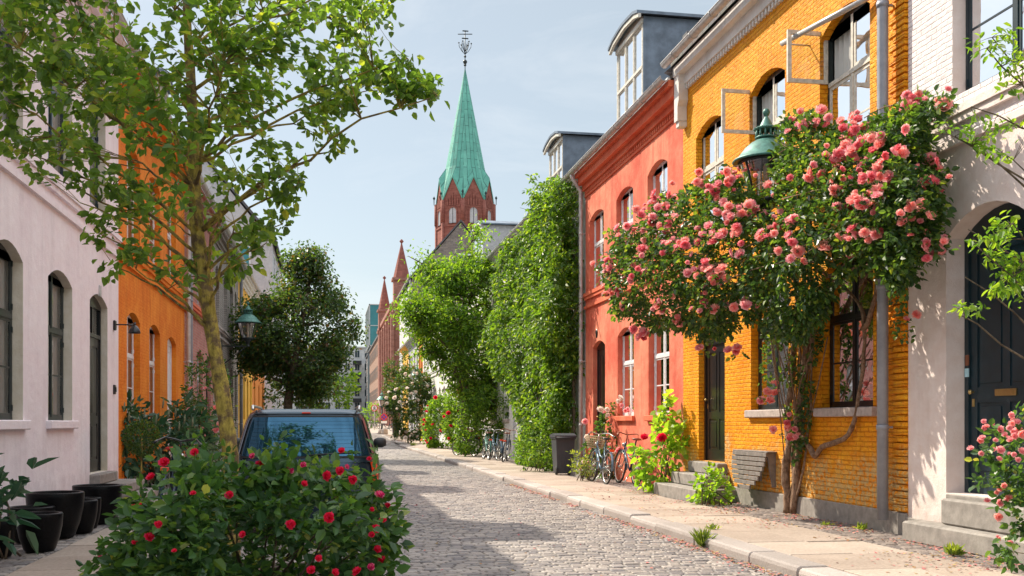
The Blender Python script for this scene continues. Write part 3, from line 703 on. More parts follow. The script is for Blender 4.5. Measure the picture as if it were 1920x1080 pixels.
# ================================================================== SETTING
def struct(o): o['kind'] = 'structure'; return o
g = MB()
ys = [-60, 70, 100, 140, 300, 1500]
for a, b in zip(ys[:-1], ys[1:]):
    za, zb = min(gz(a), 1.6)-.06, min(gz(b), 1.6)-.06
    g.quad((-900,a,za),(900,a,za),(900,b,zb),(-900,b,zb))
struct(g.build('ground', 'ground', fix=False))
g = MB()
for a, b in ((-20,6.0),(6.0,58),(58,70),(70,96)):
    xa, xb = 4.05, 4.05
    if a >= 58: xb = xa = 4.5
    g.quad((-1.4,a,gz(a)-.016),(xa,a,gz(a)-.016),(xb,b,gz(b)-.016),(-1.4,b,gz(b)-.016))
struct(g.build('road_bed', 'asphalt', fix=False))
def stones(name, x0, x1, y0, y1, sx, sy, z, mat, gap=.012, hj=.008, tilt=.05, rowaxis='x', dome=.4, crown=0, holes=()):
    """individually laid stones, each with chamfered edges, its own height and tilt"""
    V = []; Q = []; y = y0; row = 0
    quads = []
    for r in range(3):
        for i in range(4): quads.append((r*4+i, r*4+(i+1)%4, r*4+4+(i+1)%4, r*4+4+i))
    quads = quads[:8]+[(8,9,10,11)]
    while y < y1:
        h = sy*random.uniform(.88,1.12); x = x0-random.uniform(0, sx)
        while x < x1:
            w = sx*random.uniform(.75,1.25); a, b = max(x, x0), min(x+w, x1); x += w
            if b-a < sx*.25: continue
            cx, cy = (a+b)/2, y+h/2
            g2 = gap*random.uniform(.6,1.5); dz = random.gauss(0, hj); tx, ty = random.gauss(0,tilt), random.gauss(0,tilt)
            c = z+gz(cy)+dz+crown*(1-((cx-(x0+x1)/2)/((x1-x0)/2))**2)
            hx, hy = (b-a)/2-g2/2, h/2-g2/2; rot = random.gauss(0,.02)
            for (ins, zz) in ((0,-.02),(.003,-.006),(min(hx,hy)*dome,0)):
                for (sx_, sy_) in ((-1,-1),(1,-1),(1,1),(-1,1)):
                    px, py = sx_*(hx-ins)*random.uniform(.93,1.0), sy_*(hy-ins)*random.uniform(.93,1.0)
                    V.append((cx+px-py*rot, cy+py+px*rot, c+zz+px*tx+py*ty))
            n = len(V)-12
            for q in quads: Q.append(tuple(n+i for i in q))
        y += h; row += 1
    return struct(np_mesh(name, np.array(V), np.array(Q), mat, smooth=False))
stones('road', -1.4, 4.03, 5.5, 34, .145, .092, -.005, 'setts', .008, .0025, .016, dome=.3)
stones('road', -1.4, 4.03, 34, 58, .22, .19, -.005, 'setts', .008, .0025, .016)
stones('road', -1.4, 4.48, 58, 96, .35, .35, -.005, 'setts', .014, .004, .02)
def slabs(name, x0, x1, y0, y1, w, l, z, mat='slabs'):
    V = MB(); y = y0
    while y < y1:
        x = x0
        off = 0
        while x < x1-.02:
            b = min(x+w, x1); dz = random.gauss(0, .003)
            V.bbox(x+.007, b-.007, y+.007, min(y+l, y1)-.007, z-.06+gz(y), z+dz+gz(y), .006); x = b
        y += l
    return struct(V.build(name, mat, fix=False))
def kerb(name, x0, x1, y0, y1, z, l=1.3):
    V = MB(); y = y0
    while y < y1:
        ll = l*random.uniform(.7,1.15); dz = random.gauss(0,.006); dx = random.gauss(0,.008)
        n = 5; b = .028; segs = []
        # rounded front edge profile
        sgn = 1 if x1 > x0 else -1
        pf = [(x0, -.25), (x0, z-b*1.6), (x0+sgn*b*.4, z-b*.5), (x0+sgn*b*1.3, z), (x1, z+.002), (x1, -.25)]
        a0, a1 = y+.006, y+ll-.006; vs = []
        for yy, e in ((a0, .01), (a0+.012, 0), ((a0+a1)/2, random.gauss(0,.004)), (a1-.012, 0), (a1, .01)):
            for (px, pz) in pf: vs.append((px+dx+sgn*(e if e == .01 else e), yy, pz+dz-(e if e == .01 else 0)+gz(y)))
        k = len(pf); fs = []
        for i in range(4):
            for j in range(k-1): fs.append((i*k+j, i*k+j+1, (i+1)*k+j+1, (i+1)*k+j))
        fs.append(tuple(range(k))); fs.append(tuple(4*k+j for j in range(k)))
        V.add(vs, fs, 0); y += ll
    return struct(V.build(name, 'kerb'))
kerb('kerb', 4.03, 4.31, 4, 46, .1)
kerb('kerb', 4.03, 4.31, 46, 58, .1)
kerb('kerb', 4.5, 4.75, 58, 88, .1)
slabs('pavement', 4.32, 5.62, 2, 58, .66, 1.0, .095)
slabs('pavement', 4.76, 6.36, 58, 88, .8, 1.0, .095)
stones('pavement', 5.63, 6.36, 5, 58, .15, .11, .092, 'setts_b', .006, .002, .012)
# left side
kerb('kerb', -1.4, -1.66, 3, 58, .1)
slabs('pavement', -2.62, -1.67, 2, 58, .95, .9, .095, 'slabs_l')
stones('pavement', -3.58, -2.63, 5, 58, .17, .13, .092, 'setts', .008, .003, .02)
g = MB()
for (x0,x1) in ((4.3,6.4),(-3.62,-1.66)):
    g.quad((x0,-10,.08),(x1,-10,.08),(x1,70,.08),(x0,70,.08))
struct(g.build('pavement_bed', 'asphalt', fix=False))
g = MB(); ya = 96
for a, b in ((88.5,96),(96,112),(112,180)):
    x0, x1 = (-30 if a > 89 else 4.76), 40
    g.quad((x0,a,gz(a)+.0),(x1,a,gz(a)+.0),(x1,b,min(gz(b),1.6)+.0),(x0,b,min(gz(b),1.6)+.0))
struct(g.build('crossing_paving', 'slabs', fix=False))
# ================================================================== RIGHT ROW
Z1, ZS1, ZC1 = 4.6, 6.35, 6.50        # upper windows
Yy0, Yy1, Yr1 = YP(1703, XR), YP(1281, XR), YP(1098, XR)
# --- pale pink house at the right edge
pd = OP(XR, 1774, 1932, .62, 3.28, 3.52, 'door', .24, mat='dkblue', label='dark teal panelled door with a brass letter slot')
rp = house('pink_house', 'pale pink house at the right edge with a dark teal door in an arched recess', XR, 1, 2.0, Yy0, 'pink_warm', [
    pd, OP(XR, 1786, 1990, 4.72, 6.75, 6.95, 'window', .16, frame='dkblue', label='wide window with teal frame'),
    OY(5.0, 6.2, 1.5, 3.28, 3.42, frame='dkblue'), OY(2.7, 3.9, 1.5, 3.28, 3.42, frame='dkblue')],
    wall2='pink_brick', trim='white', ze=7.75, group=GH, course='pink_warm', plinth=.3)
c = MB(); y0, y1 = pd['ya'], pd['yb']
c.bbox(6.08, 6.36, y0-.9, YP(1692, 6.08), .08, .30, .02); c.build('lower_step', 'stone', rp)
c = MB(); c.bbox(6.24, 6.36, y0-.25, YP(1765, 6.24), .305, .57, .018); c.bbox(6.361, 6.62, y0+.01, y1-.01, .305, .612, .01); c.build('upper_step', 'stone', rp)
c = MB(); xx = XR+.24-.012; ym = (y0+y1)/2
c.bbox(xx-.012, xx+.0, ym-.16, ym+.16, .62+1.0, .62+1.07, .004); c.box(xx-.016, xx-.012, ym-.12, ym+.12, .62+1.02, .62+1.05); c.build('letter_slot', 'brass', rp)
c = MB(); c.box(XR+.2, XR+.208, y1-.085, y1-.02, 1.83, 1.92); c.build('door_label', 'bluelabel', rp)
c = MB(); c.bbox(XR+.2, XR+.212, y1-.08, y1-.03, 1.95, 2.06, .003); c.build('door_bell', 'leather', rp)
# --- ochre house
ops = [OP(XR, 1310, 1359, .70, 3.25, 3.4, 'door', .13, mat='blackp', trans=.45),
       OP(XR, 1408, 1478, 1.54, 3.25, 3.42, frame='dkgreen', cov=.44), OP(XR, 1540, 1637, 1.54, 3.27, 3.45, frame='blackp', cov=.40, label='black framed window'),
       OP(XR, 1305, 1357, Z1, ZS1, 6.52, frame='dkgreen', sash='wornp', cov=.44), OP(XR, 1405, 1472, Z1, ZS1, 6.54, frame='dkgreen', sash='wornp', cov=.42, open=(1,1), label='upper window with one casement swung open'),
       OP(XR, 1537, 1631, Z1, ZS1+.02, 6.58, frame='dkgreen', sash='wornp', cov=.42, open=(1,1), label='upper window with one casement swung open under a blind roller')]
ry = house('ochre_house', 'ochre yellow painted brick house behind the climbing rose', XR, 1, Yy0, Yy1, 'yellow', ops, ze=7.72, sill='sillstone', trim='white', group=GH, plinth=.34,
    course=False, steps=[(7.44,7.62,.07),(7.62,7.8,.2)], dent=(7.35,7.44,.05,.055,.06), lift=.1, party='gablebrick')
c = MB(); y = Yy0+.02                                       # projecting quoins
k = 0; z = .35
while z < 7.1:
    w = .33 if k % 2 else .24; c.bbox(XR-.045, XR+.005, Yy0+.004, Yy0+w, z+.004, z+.071, .01); z += .078; k += 1
c.build('brick_quoin', 'yellow', ry)
c = MB(); c.prism([(Yy1-.20,6.8),(Yy1-.02,6.8),(Yy1-.02,7.7),(Yy1-.26,7.7),(Yy1-.26,7.15),(Yy1-.20,7.05)], XR-.18, XR-.005, 'x'); c.bbox(XR-.15, XR, Yy1-.19, Yy1-.04, 6.68, 6.81, .02)
c.build('eaves_bracket', 'white', ry)
d = ops[0]
for i, (x, z0_, z1_, e) in enumerate(((5.66,.08,.30,.55),(5.93,.305,.5,.28),(6.2,.505,.69,.1))):
    c = MB(); c.bbox(x, 6.345+(0.16 if i==2 else 0), d['ya']-e, d['yb']+e*.6, z0_, z1_, .014); c.build('door_step', 'stone', ry)
downpipe(ry, 6.2, YP(1655,6.2), .1, 7.6, 6.0, 7.66, .062, 'pipe')
c = MB(); c.tube([W(1640,-11,11.9), W(1466,82,13.55)], .035, 10); p = W(1466,82,13.55)
c.tube([W(1466,82,13.55), (XR, p.y, p.z)], .012, 6); p = W(1640,-11,11.9); c.tube([p, (XR, p.y, p.z)], .012, 6); c.build('blind_roller', 'zincl', ry)
# verge wall of the ochre roof rising over the coral roof
c = MB(); xe = XR-.3
c.prism([(xe-.02,7.75),(XR+4.9,7.72+4.45),(XR+4.9,7.72+4.2),(xe+.3,7.62)], Yy1-.0, Yy1+.14, 'y')
k = 0
for i in range(14):
    x = xe+.35+i*.33; zt = 7.85+(x-xe)*4.2/5.2; c.bbox(x, x+.36, Yy1-.06, Yy1+.18, zt+.12, zt+.36, .02)
c.build('roof_verge', 'slate', ry)
# --- coral house
ops = [OP(XR, 1112, 1134.5, .45, 3.18, 3.32, 'door', mat='blackp'), OP(XR, 1158, 1188.5, 1.5, 3.28, 3.43), OP(XR, 1216, 1255, 1.5, 3.3, 3.45),
       OP(XR, 1105.5, 1132, 4.58, 6.34, 6.47), OP(XR, 1155.5, 1187, 4.58, 6.34, 6.48), OP(XR, 1214, 1251.5, 4.58, 6.34, 6.5)]
rr = house('coral_house', 'coral red limewashed house between the creeper and the ochre house', XR, 1, Yy1, Yr1, 'redwall', ops, ze=7.6, frame='whitep', sill='redtrim', trim='redtrim', group=GH, plinth=None,
    steps=[(7.0,7.06,.03),(7.16,7.3,.09),(7.3,7.48,.2),(7.48,7.59,.28)], dent=(7.06,7.16,.05,.07,.06), roofmat='greytiles')
c = MB(); c.bbox(5.75, 6.36, ops[0]['ya']-.1, ops[0]['yb']+.1, .08, .26, .014); c.bbox(6.05, 6.5, ops[0]['ya']-.02, ops[0]['yb']+.02, .265, .44, .014); c.build('door_step', 'stone', rr)
downpipe(rr, 6.25, Yr1+.02, .1, 7.5, 6.02, 7.62, .05)
c = MB(); c.lathe([(0,0),(.09,0),(.09,.012),(0,.016)], (0,0,0), 20); P = (YP(1119,XR), ZP(1119,625,XR)); c.v = [(XR-v[2], P[0]+v[0], P[1]+v[1]*1.2) for v in c.v]; c.build('number_plate', 'blackp', rr)
ya, yb = YP(1207, 7.35), YP(1158, 7.35); dormer(rr, 7.35, 1, ya, yb, 8.3, 10.98, crown=.17, cols=3, depth=3.3, label='tall dormer with worn white windows')
chimney(rr, 11.0, Yy1+2.2, 11.2, 12.9)
# --- creeper house
Yv1 = YP(962, XR)
ops = [OY(Yr1+a, Yr1+a+1.1, z0_, zs_, zc_) for a in (1.2, 3.6, 6.2, 8.2) for (z0_, zs_, zc_) in ((1.5,3.28,3.42),(4.58,6.34,6.48)) if Yr1+a+1.1 < Yv1-.3]
rv = house('creeper_house', 'grey rendered house almost hidden under green creeper', XR, 1, Yr1, Yv1, 'greywall', ops, ze=7.6, sill='sillstone', group=GH, trim='white')
dormer(rv, 7.35, 1, YP(1056,7.35), YP(1031,7.35), 8.3, 10.5, crown=.17, cols=3, depth=3.3, label='dormer with bare wood front and blue grey cheek')
chimney(rv, 11.0, Yv1-1, 11.2, 12.7)
# --- houses further on
def row_ops(Y0, Y1, n, X=XR, doorat=None, mat='blackp'):
    o = []; w = (Y1-Y0)/n
    for i in range(n):
        a = Y0+w*(i+.5)-.52
        if doorat == i: o.append(OY(a+.05, a+.95, .45, 3.2, 3.34, 'door', mat=mat))
        else: o.append(OY(a, a+1.04, 1.5, 3.28, 3.42))
        o.append(OY(a, a+1.04, 4.6, 6.34, 6.48))
    return o
Yw1, Yw2 = YP(869,XR), YP(793,XR); Yo = YP(785,XR); Yg = YP(766,XR); Ye = YP(755,XR)
h = house('white_house', 'white rendered house behind the locust tree', XR, 1, Yv1, Yw1, 'white', row_ops(Yv1, Yw1, 5, doorat=3), group=GH, simple=True, sill='sillstone')
dormer(h, 7.35, 1, YP(906,7.35), YP(889,7.35), 8.3, 10.9, front='whitep', cheek='zincl', cols=3, depth=3.2, label='white dormer with pale zinc roof')
h = house('white_house', 'long white row house beyond the locust tree', XR, 1, Yw1, Yw2, 'white', row_ops(Yw1, Yw2, 9, doorat=2), group=GH, simple=True, sill='sillstone')
dormer(h, 7.35, 1, YP(872,7.35)+.2, YP(864,7.35)+.4, 8.3, 10.4, front='dkblue', cheek='zinc', cols=2, depth=2.6, label='small dormer with a blue window')
h = house('orange_red_house', 'narrow orange red row house in the distance', XR, 1, Yw2, Yo, 'ltorange', row_ops(Yw2, Yo, 2, doorat=1), group=GH, simple=True)
h = house('grey_house', 'grey row house beside the far yellow one', XR, 1, Yo, Yg, 'greywall', row_ops(Yo, Yg, 4, doorat=1), group=GH, simple=True)
h = house('yellow_house', 'small yellow house ending the right row', XR, 1, Yg, Ye, 'ltyellow', row_ops(Yg, Ye, 3, doorat=0), group=GH, simple=True, roofmat='slate')
# ================================================================== LEFT ROW
Lp, Lo, Lr, Lg, Ly = YP(222,XL), YP(346,XL), YP(400,XL), YP(447,XL), YP(496,XL)
y2 = (YP(90,XL), YP(135.5,XL)); y1b = YP(43,XL); yd = (YP(168.4,XL), YP(201.6,XL))
ops = [OY(y1b-1.12, y1b, 1.38, 3.27, 3.44, frame='dkgreen', cov=.46), OY(*y2, 1.38, 3.27, 3.43, frame='dkgreen', cov=.46), OY(*yd, .56, 3.25, 3.4, 'door', mat='blackp', trans=.42),
       OY(y1b-1.12, y1b, 4.75, 6.5, 6.64, frame='dkblue'), OY(*y2, 4.75, 6.5, 6.64, frame='dkblue'), OY(yd[0], yd[0]+1.12, 4.75, 6.5, 6.64, frame='dkblue'),
       OY(7.4, 8.5, 1.38, 3.27, 3.44, frame='dkgreen'), OY(7.4, 8.5, 4.75, 6.5, 6.64, frame='dkblue'), OY(4.6, 5.7, 1.38, 3.27, 3.44, frame='dkgreen'), OY(4.6, 5.7, 4.75, 6.5, 6.64, frame='dkblue')]
lp = house('pink_house', 'pale pink house on the left with dark green window frames', XL, -1, 1.5, Lp, 'pink', ops, ze=7.7, sill='pink', reveal='cream', trim='pink', group=GL)
c = MB(); c.bbox(-3.45, -3.75, yd[0]-.02, yd[1]+.05, .4, .555, .014); c.build('door_sill_step', 'stone', lp)
c = MB(); c.bbox(-2.83, -3.585, yd[0]+.15, yd[1]+.55, .08, .235, .016); c.bbox(-3.1, -3.585, yd[0]+.2, yd[1]+.5, .24, .395, .016); c.build('door_step', 'stone', lp)
c = MB(); c.bbox(XL+.03, XL-.01, YP(213,XL)-.05, YP(213,XL)+.06, 1.84, 2.0, .01); c.bbox(XL+.045, XL+.03, YP(213,XL)-.02, YP(213,XL)+.03, 1.88, 1.96, .004); c.build('door_bell', 'blackp', lp)
c = MB(); c.bbox(XL+.025, XL-.01, YP(186,XL)-.05, YP(186,XL)+.05, 3.37, 3.55, .008); c.build('number_plate', 'zincl', lp)
lamp = thing('wall_lamp', 'small black dome lamp on the left pink wall above the door bell', 'wall lamp', (XL, YP(213,XL), 3.0))
yl = YP(213,XL); c = MB(); c.bbox(XL+.04, XL, yl-.05, yl+.05, 2.93, 3.1, .012); c.tube([(XL+.03,yl,3.03),(XL+.36,yl,3.03)], .012, 8); c.tube([(XL+.34,yl,3.0),(XL+.34,yl,3.07)], .022, 10); c.build('bracket', 'blackp', lamp)
c = MB(); c.lathe([(.025,.02),(.05,.0),(.085,-.05),(.1,-.1),(.1,-.115),(.094,-.112),(.08,-.05),(.04,-.01)], (XL+.34,yl,3.0), 24); c.build('lamp_shade', 'blackp', lamp)
c = MB(); c.lathe([(0,-.1),(.03,-.09),(.035,-.06),(.0,-.03)], (XL+.34,yl,3.0), 12); c.build('bulb', 'whitep', lamp)
ops = [OP(XL, 238, 262.5, 1.4, 3.27, 3.42), OP(XL, 280, 300, 1.4, 3.27, 3.42), OP(XL, 314, 330, .5, 3.22, 3.36, 'door', mat='whitep'),
       OP(XL, 238, 262.5, 4.7, 6.35, 6.5), OP(XL, 280, 300, 4.7, 6.35, 6.5), OP(XL, 314, 330, 4.7, 6.35, 6.5)]
lo = house('orange_house', 'orange limewashed brick house on the left beside the pink one', XL, -1, Lp, Lo, 'orange', ops, group=GL, sill='orange', plinth=.35)
downpipe(lo, XL+.12, Lo-.15, .1, 7.5, XL+.34, 7.6, .05, 'zincl', -1)
ops = [OP(XL, 353, 361, 1.45, 3.25, 3.4), OP(XL, 369, 380, 1.45, 3.25, 3.4), OP(XL, 386, 395, .5, 3.2, 3.34, 'door'), OP(XL, 353, 361, 4.7, 6.35, 6.5), OP(XL, 369, 380, 4.7, 6.35, 6.5), OP(XL, 386, 395, 4.7, 6.35, 6.5)]
lr = house('red_brick_house', 'dusty red brick house behind the lichen covered trunk', XL, -1, Lo, Lr, 'redbrick', ops, group=GL, course='redtrim', sill='redtrim', simple=True)
downpipe(lr, XL+.12, Lo+.25, .1, 7.5, XL+.34, 7.6, .055, 'pipe', -1)
ops = [OP(XL, a, b, z0_, zs_, zc_) for (a, b) in ((404,411),(419,425.5),(431,437),(440,444)) for (z0_, zs_, zc_) in ((1.45,3.25,3.45),(4.7,6.35,6.55))]
lg = house('grey_brick_house', 'grey brick house carrying the old lantern', XL, -1, Lr, Lg, 'greybrick', ops, group=GL, course='sillstone', simple=True, sill='sillstone')
downpipe(lg, XL+.12, Lg-.1, .1, 7.5, XL+.34, 7.6, .07, 'pipe', -1)
Lm = YP(473,XL)
ly = house('yellow_house', 'mustard yellow house behind the dark tree on the left', XL, -1, Lg, Lm, 'ltyellow', row_ops(Lg, Lm, 4, doorat=2), group=GL, course='white', trim='white', simple=True)
lz = house('orange_house', 'rusty orange house ending the left row', XL, -1, Lm, Ly, 'ltorange', row_ops(Lm, Ly, 3, doorat=1), group=GL, course='white', trim='white', simple=True)
for hs_, ya_, w_ in ((lp, 9.0, 1.6), (lp, 13.6, 1.6), (lo, 20.5, 1.7), (lr, 28.6, 1.7), (lg, 35.5, 1.7)):
    dormer(hs_, XL-.95, -1, ya_, ya_+w_, 8.3, 10.8, crown=.17, cols=3, depth=3.2)
chimney(lo, -7.6, 18.5, 11, 13.4); chimney(lr, -7.6, 26.5, 11, 13.4)
# ================================================================== FAR BUILDINGS
def bigwall(name, label, cat, X0, X1, Y0, Y1, ze, mat, nst, ny, nx, roofk=None, frame='whitep', wfrac=.5, fromz=None, glassm='dkblue', door=True, roofmat='slate', rise=4, z00=None):
    root = thing(name, label, cat, ((X0+X1)/2, (Y0+Y1)/2, gz(Y0)))
    zb = -.05; mb = MB(); mb.box(X0, X1, Y0, Y1, zb, ze)
    s = 1 if X0 > 0 else -1; xs = X0 if s > 0 else X1
    if roofk == 'gable':
        xm = (X0+X1)/2
        for y in (Y0, Y1): mb.poly([(X0,y,ze),(X1,y,ze),(xm,y,ze+rise)])
    mb.build('wall', mat, root)
    if roofk == 'gable':
        q = MB(); 
        for (a, b) in ((X0, xm), (X1, xm)):
            d = -.3 if a < b else .3
            q.add([(a+d,Y0-.15,ze-.15),(a+d,Y1+.2,ze-.15),(b,Y1+.2,ze+rise+.1),(b,Y0-.15,ze+rise+.1),(a+d,Y0-.15,ze+.12),(a+d,Y1+.2,ze+.12),(b,Y1+.2,ze+rise+.3),(b,Y0-.15,ze+rise+.3)],[(0,1,2,3),(4,7,6,5),(0,4,5,1),(1,5,6,2),(2,6,7,3),(3,7,4,0)])
        q.build('roof', roofmat, root)
    else:
        q = MB(); q.box(X0-.25, X1+.25, Y0-.25, Y1+.25, ze, ze+.35); q.build('roof', roofmat, root)
    hs = (ze-(fromz or .6))/nst
    for k in range(nst):
        z0_ = (fromz or .6)+hs*k+hs*.28; z1_ = z0_+hs*.52
        for i in range(ny):
            w = (Y1-Y0)/ny; a = Y0+w*(i+.5)-w*wfrac/2; b = a+w*wfrac
            f = MB(); f.box(xs-s*.06, xs+s*.02, a-.1, b+.1, z0_-.12, z0_); f.box(xs-s*.03, xs+s*.02, a-.06, a, z0_, z1_); f.box(xs-s*.03, xs+s*.02, b, b+.06, z0_, z1_); f.box(xs-s*.03, xs+s*.02, a-.06, b+.06, z1_, z1_+.08); f.box(xs-s*.03, xs+s*.02, (a+b)/2-.04, (a+b)/2+.04, z0_, z1_); f.box(xs-s*.028, xs+s*.02, a, b, z0_+(z1_-z0_)*.6, z0_+(z1_-z0_)*.65)
            o = f.build('window', frame, root); p = MB(); p.quad((xs-s*.012,a,z0_),(xs-s*.012,b,z0_),(xs-s*.012,b,z1_),(xs-s*.012,a,z1_)); p.build('pane', glassm, o, fix=False)
        for i in range(nx):
            w = (X1-X0)/nx; a = X0+w*(i+.5)-w*wfrac/2; b = a+w*wfrac
            f = MB(); f.box(a-.1, b+.1, Y0-.06, Y0+.02, z0_-.12, z0_); f.box(a-.06, a, Y0-.03, Y0+.02, z0_, z1_); f.box(b, b+.06, Y0-.03, Y0+.02, z0_, z1_); f.box(a-.06, b+.06, Y0-.03, Y0+.02, z1_, z1_+.08); f.box((a+b)/2-.04,(a+b)/2+.04,Y0-.03,Y0+.02,z0_,z1_)
            o = f.build('window', frame, root); p = MB(); p.quad((a,Y0-.012,z0_),(b,Y0-.012,z0_),(b,Y0-.012,z1_),(a,Y0-.012,z1_)); p.build('pane', glassm, o, fix=False)
    return root
# tall grey gable house (right)
Yt = (103-8.4*SA)/CA
tg = bigwall('gable_house', 'tall house with a dark brick gable in front of the church tower', 'house', 8.4, 18.4, Yt, Yt+17, 16.0, 'gablebrick', 5, 5, 0, 'gable', rise=5.9, roofmat='slate', wfrac=.42)
c = MB(); c.box(8.32, 8.4, Yt+.01, Yt+17, 7.0, 15.7); c.build('street_front', 'greywall', tg)
gutter(tg, 8.4, 1, Yt, Yt+17, 16.1, near=False); downpipe(tg, 8.2, Yt+.1, 7, 16, None, None, .09)
# tall grey building (left, beyond the row)
tl = bigwall('grey_apartment_house', 'tall grey apartment house with a steep end gable on the left', 'building', -13.6, -3.6, 68.5, 84, 13.2, 'greywall', 4, 4, 0, 'gable', rise=6.2, roofmat='slate', wfrac=.4)
f = MB(); f.box(-6.0,-5.0,68.42,68.52,11.1,13.0); o = f.build('window','whitep',tl); p = MB(); p.quad((-5.9,68.4,11.2),(-5.1,68.4,11.2),(-5.1,68.4,12.9),(-5.9,68.4,12.9)); p.build('pane','tealglass',o,fix=False)
f = MB(); f.box(-8.2,-6.9,68.42,68.52,10.6,13.2); o = f.build('window','whitep',tl); p = MB(); p.quad((-8.1,68.4,10.7),(-7.0,68.4,10.7),(-7.0,68.4,13.1),(-8.1,68.4,13.1)); p.build('pane','tealglass',o,fix=False)
# red brick hall with turrets
Yh = (125-8*SA)/CA; Yh2 = 163
hl = thing('brick_hall', 'red brick hall with two pointed turrets at the end of the street', 'hall', (12, 140, .8))
mb = MB(); mb.box(8.0, 20, Yh, Yh2, 0, 15.8); mb.build('wall', 'hallbrick', hl)
c = MB(); c.box(7.75, 20.2, Yh-.1, Yh2+.1, 15.8, 16.3); c.box(7.85, 8.0, Yh, Yh2, 14.9, 15.3); c.box(7.85,8.0,Yh,Yh2,6.4,6.8); c.build('cornice', 'hallbrick', hl)
n = 7
for i in range(n):
    w = (Yh2-Yh)/n; a = Yh+w*i
    c = MB(); c.box(7.6, 8.0, a-.35, a+.35, 0, 15.0); c.build('pilaster', 'hallbrick', hl)
    for (p, q) in ((a+w*.2, a+w*.45), (a+w*.55, a+w*.8)):
        f = MB(); ap = arch(p, q, 9.6, 10.8); f.prism(ap+[(q,3.4),(p,3.4)], 7.96, 7.99, 'x'); f.build('window', 'dkblue', hl)
        f2 = MB(); ap = arch(p-.1, q+.1, 12.6, 13.5); f2.prism(ap+[(q+.1,11.8),(p-.1,11.8)], 7.96, 7.99, 'x'); f2.build('window', 'dkblue', hl)
for (pxa, pxb, d, zsh, ztop) in ((738.5, 770, 125, 19.3, 24.0), (710, 733, 154, 18.6, 23.6)):
    P0, P1 = W(pxa, 793, d), W(pxb, 793, d); w = (P1.x-P0.x); cx = (P0.x+P1.x)/2; cy = P0.y+w/2
    t = MB(); t.box(cx-w/2, cx+w/2, cy-w/2, cy+w/2, 0, zsh); t.box(cx-w/2-.2, cx+w/2+.2, cy-w/2-.2, cy+w/2+.2, zsh-3.6, zsh-3.2); t.box(cx-w/2-.2, cx+w/2+.2, cy-w/2-.2, cy+w/2+.2, zsh-.3, zsh)
    t.box(cx-w/2+.3,cx+w/2-.3,cy-w/2-.05,cy-w/2,zsh-2.6,zsh-1.2)
    o = t.build('turret', 'hallbrick', hl)
    t = MB(); k = 8; r = w/2*1.05; t.lathe([(r, zsh+.003), (r*.02+.03, ztop-.2)], (cx,cy,0), 8, 0, False); t.lathe([(.08,ztop-.3),(.28,ztop-.05),(.08,ztop+.2),(0,ztop+.25)], (cx,cy,0), 10, 0); t.build('turret_spire', 'church', o)
# brown building, glass tower, concrete block
bigwall('brown_office_block', 'brown brick block beyond the brick hall', 'building', 8.2, 22, 166, 205, 15.4, 'brownwall', 4, 8, 0, None, wfrac=.6, frame='brownwall')
gt = thing('glass_tower', 'teal glass topped tower rising behind the brick hall', 'tower', (14, 225, 1.6))
c = MB(); c.box(9.0, 22, 214, 236, 0, 17.5); c.build('wall', 'dkblue', gt)
c = MB(); c.box(8.6, 22, 213.5, 236, 17.5, 26.0); c.build('glass_box', 'tealglass', gt)
c = MB()
for i in range(5): c.box(8.5+i*2.8, 8.65+i*2.8, 213.35, 213.5, 17.5, 26.1)
for i in range(6): c.box(8.42, 8.6, 213.4+i*4, 213.55+i*4, 17.5, 26.1)
for z in (17.4, 21.6, 26.0): c.box(8.4, 22, 213.3, 213.5, z, z+.18); c.box(8.4,8.6,213.3,236,z,z+.18)
c.build('mullions', 'zincl', gt)
cb = bigwall('concrete_block', 'pale concrete apartment block closing the street far away', 'building', -16, 13.5, 262, 280, 20.5, 'concrete', 6, 0, 12, None, wfrac=.45, frame='zincl', roofmat='concrete')
for k in range(5):
    for x in (6.2, 9.4):
        c = MB(); c.box(x, x+2.2, 260.6, 262, 3.4+k*3.2, 3.55+k*3.2); c.box(x, x+2.2, 260.5, 260.6, 3.4+k*3.2, 4.4+k*3.2); c.build('balcony', 'plastic', cb)
bigwall('dark_apartment_block', 'dark block with small balconies beside the concrete block', 'building', 9.5, 13.4, 240, 258, 17.5, 'gablebrick', 5, 4, 2, None, wfrac=.5)
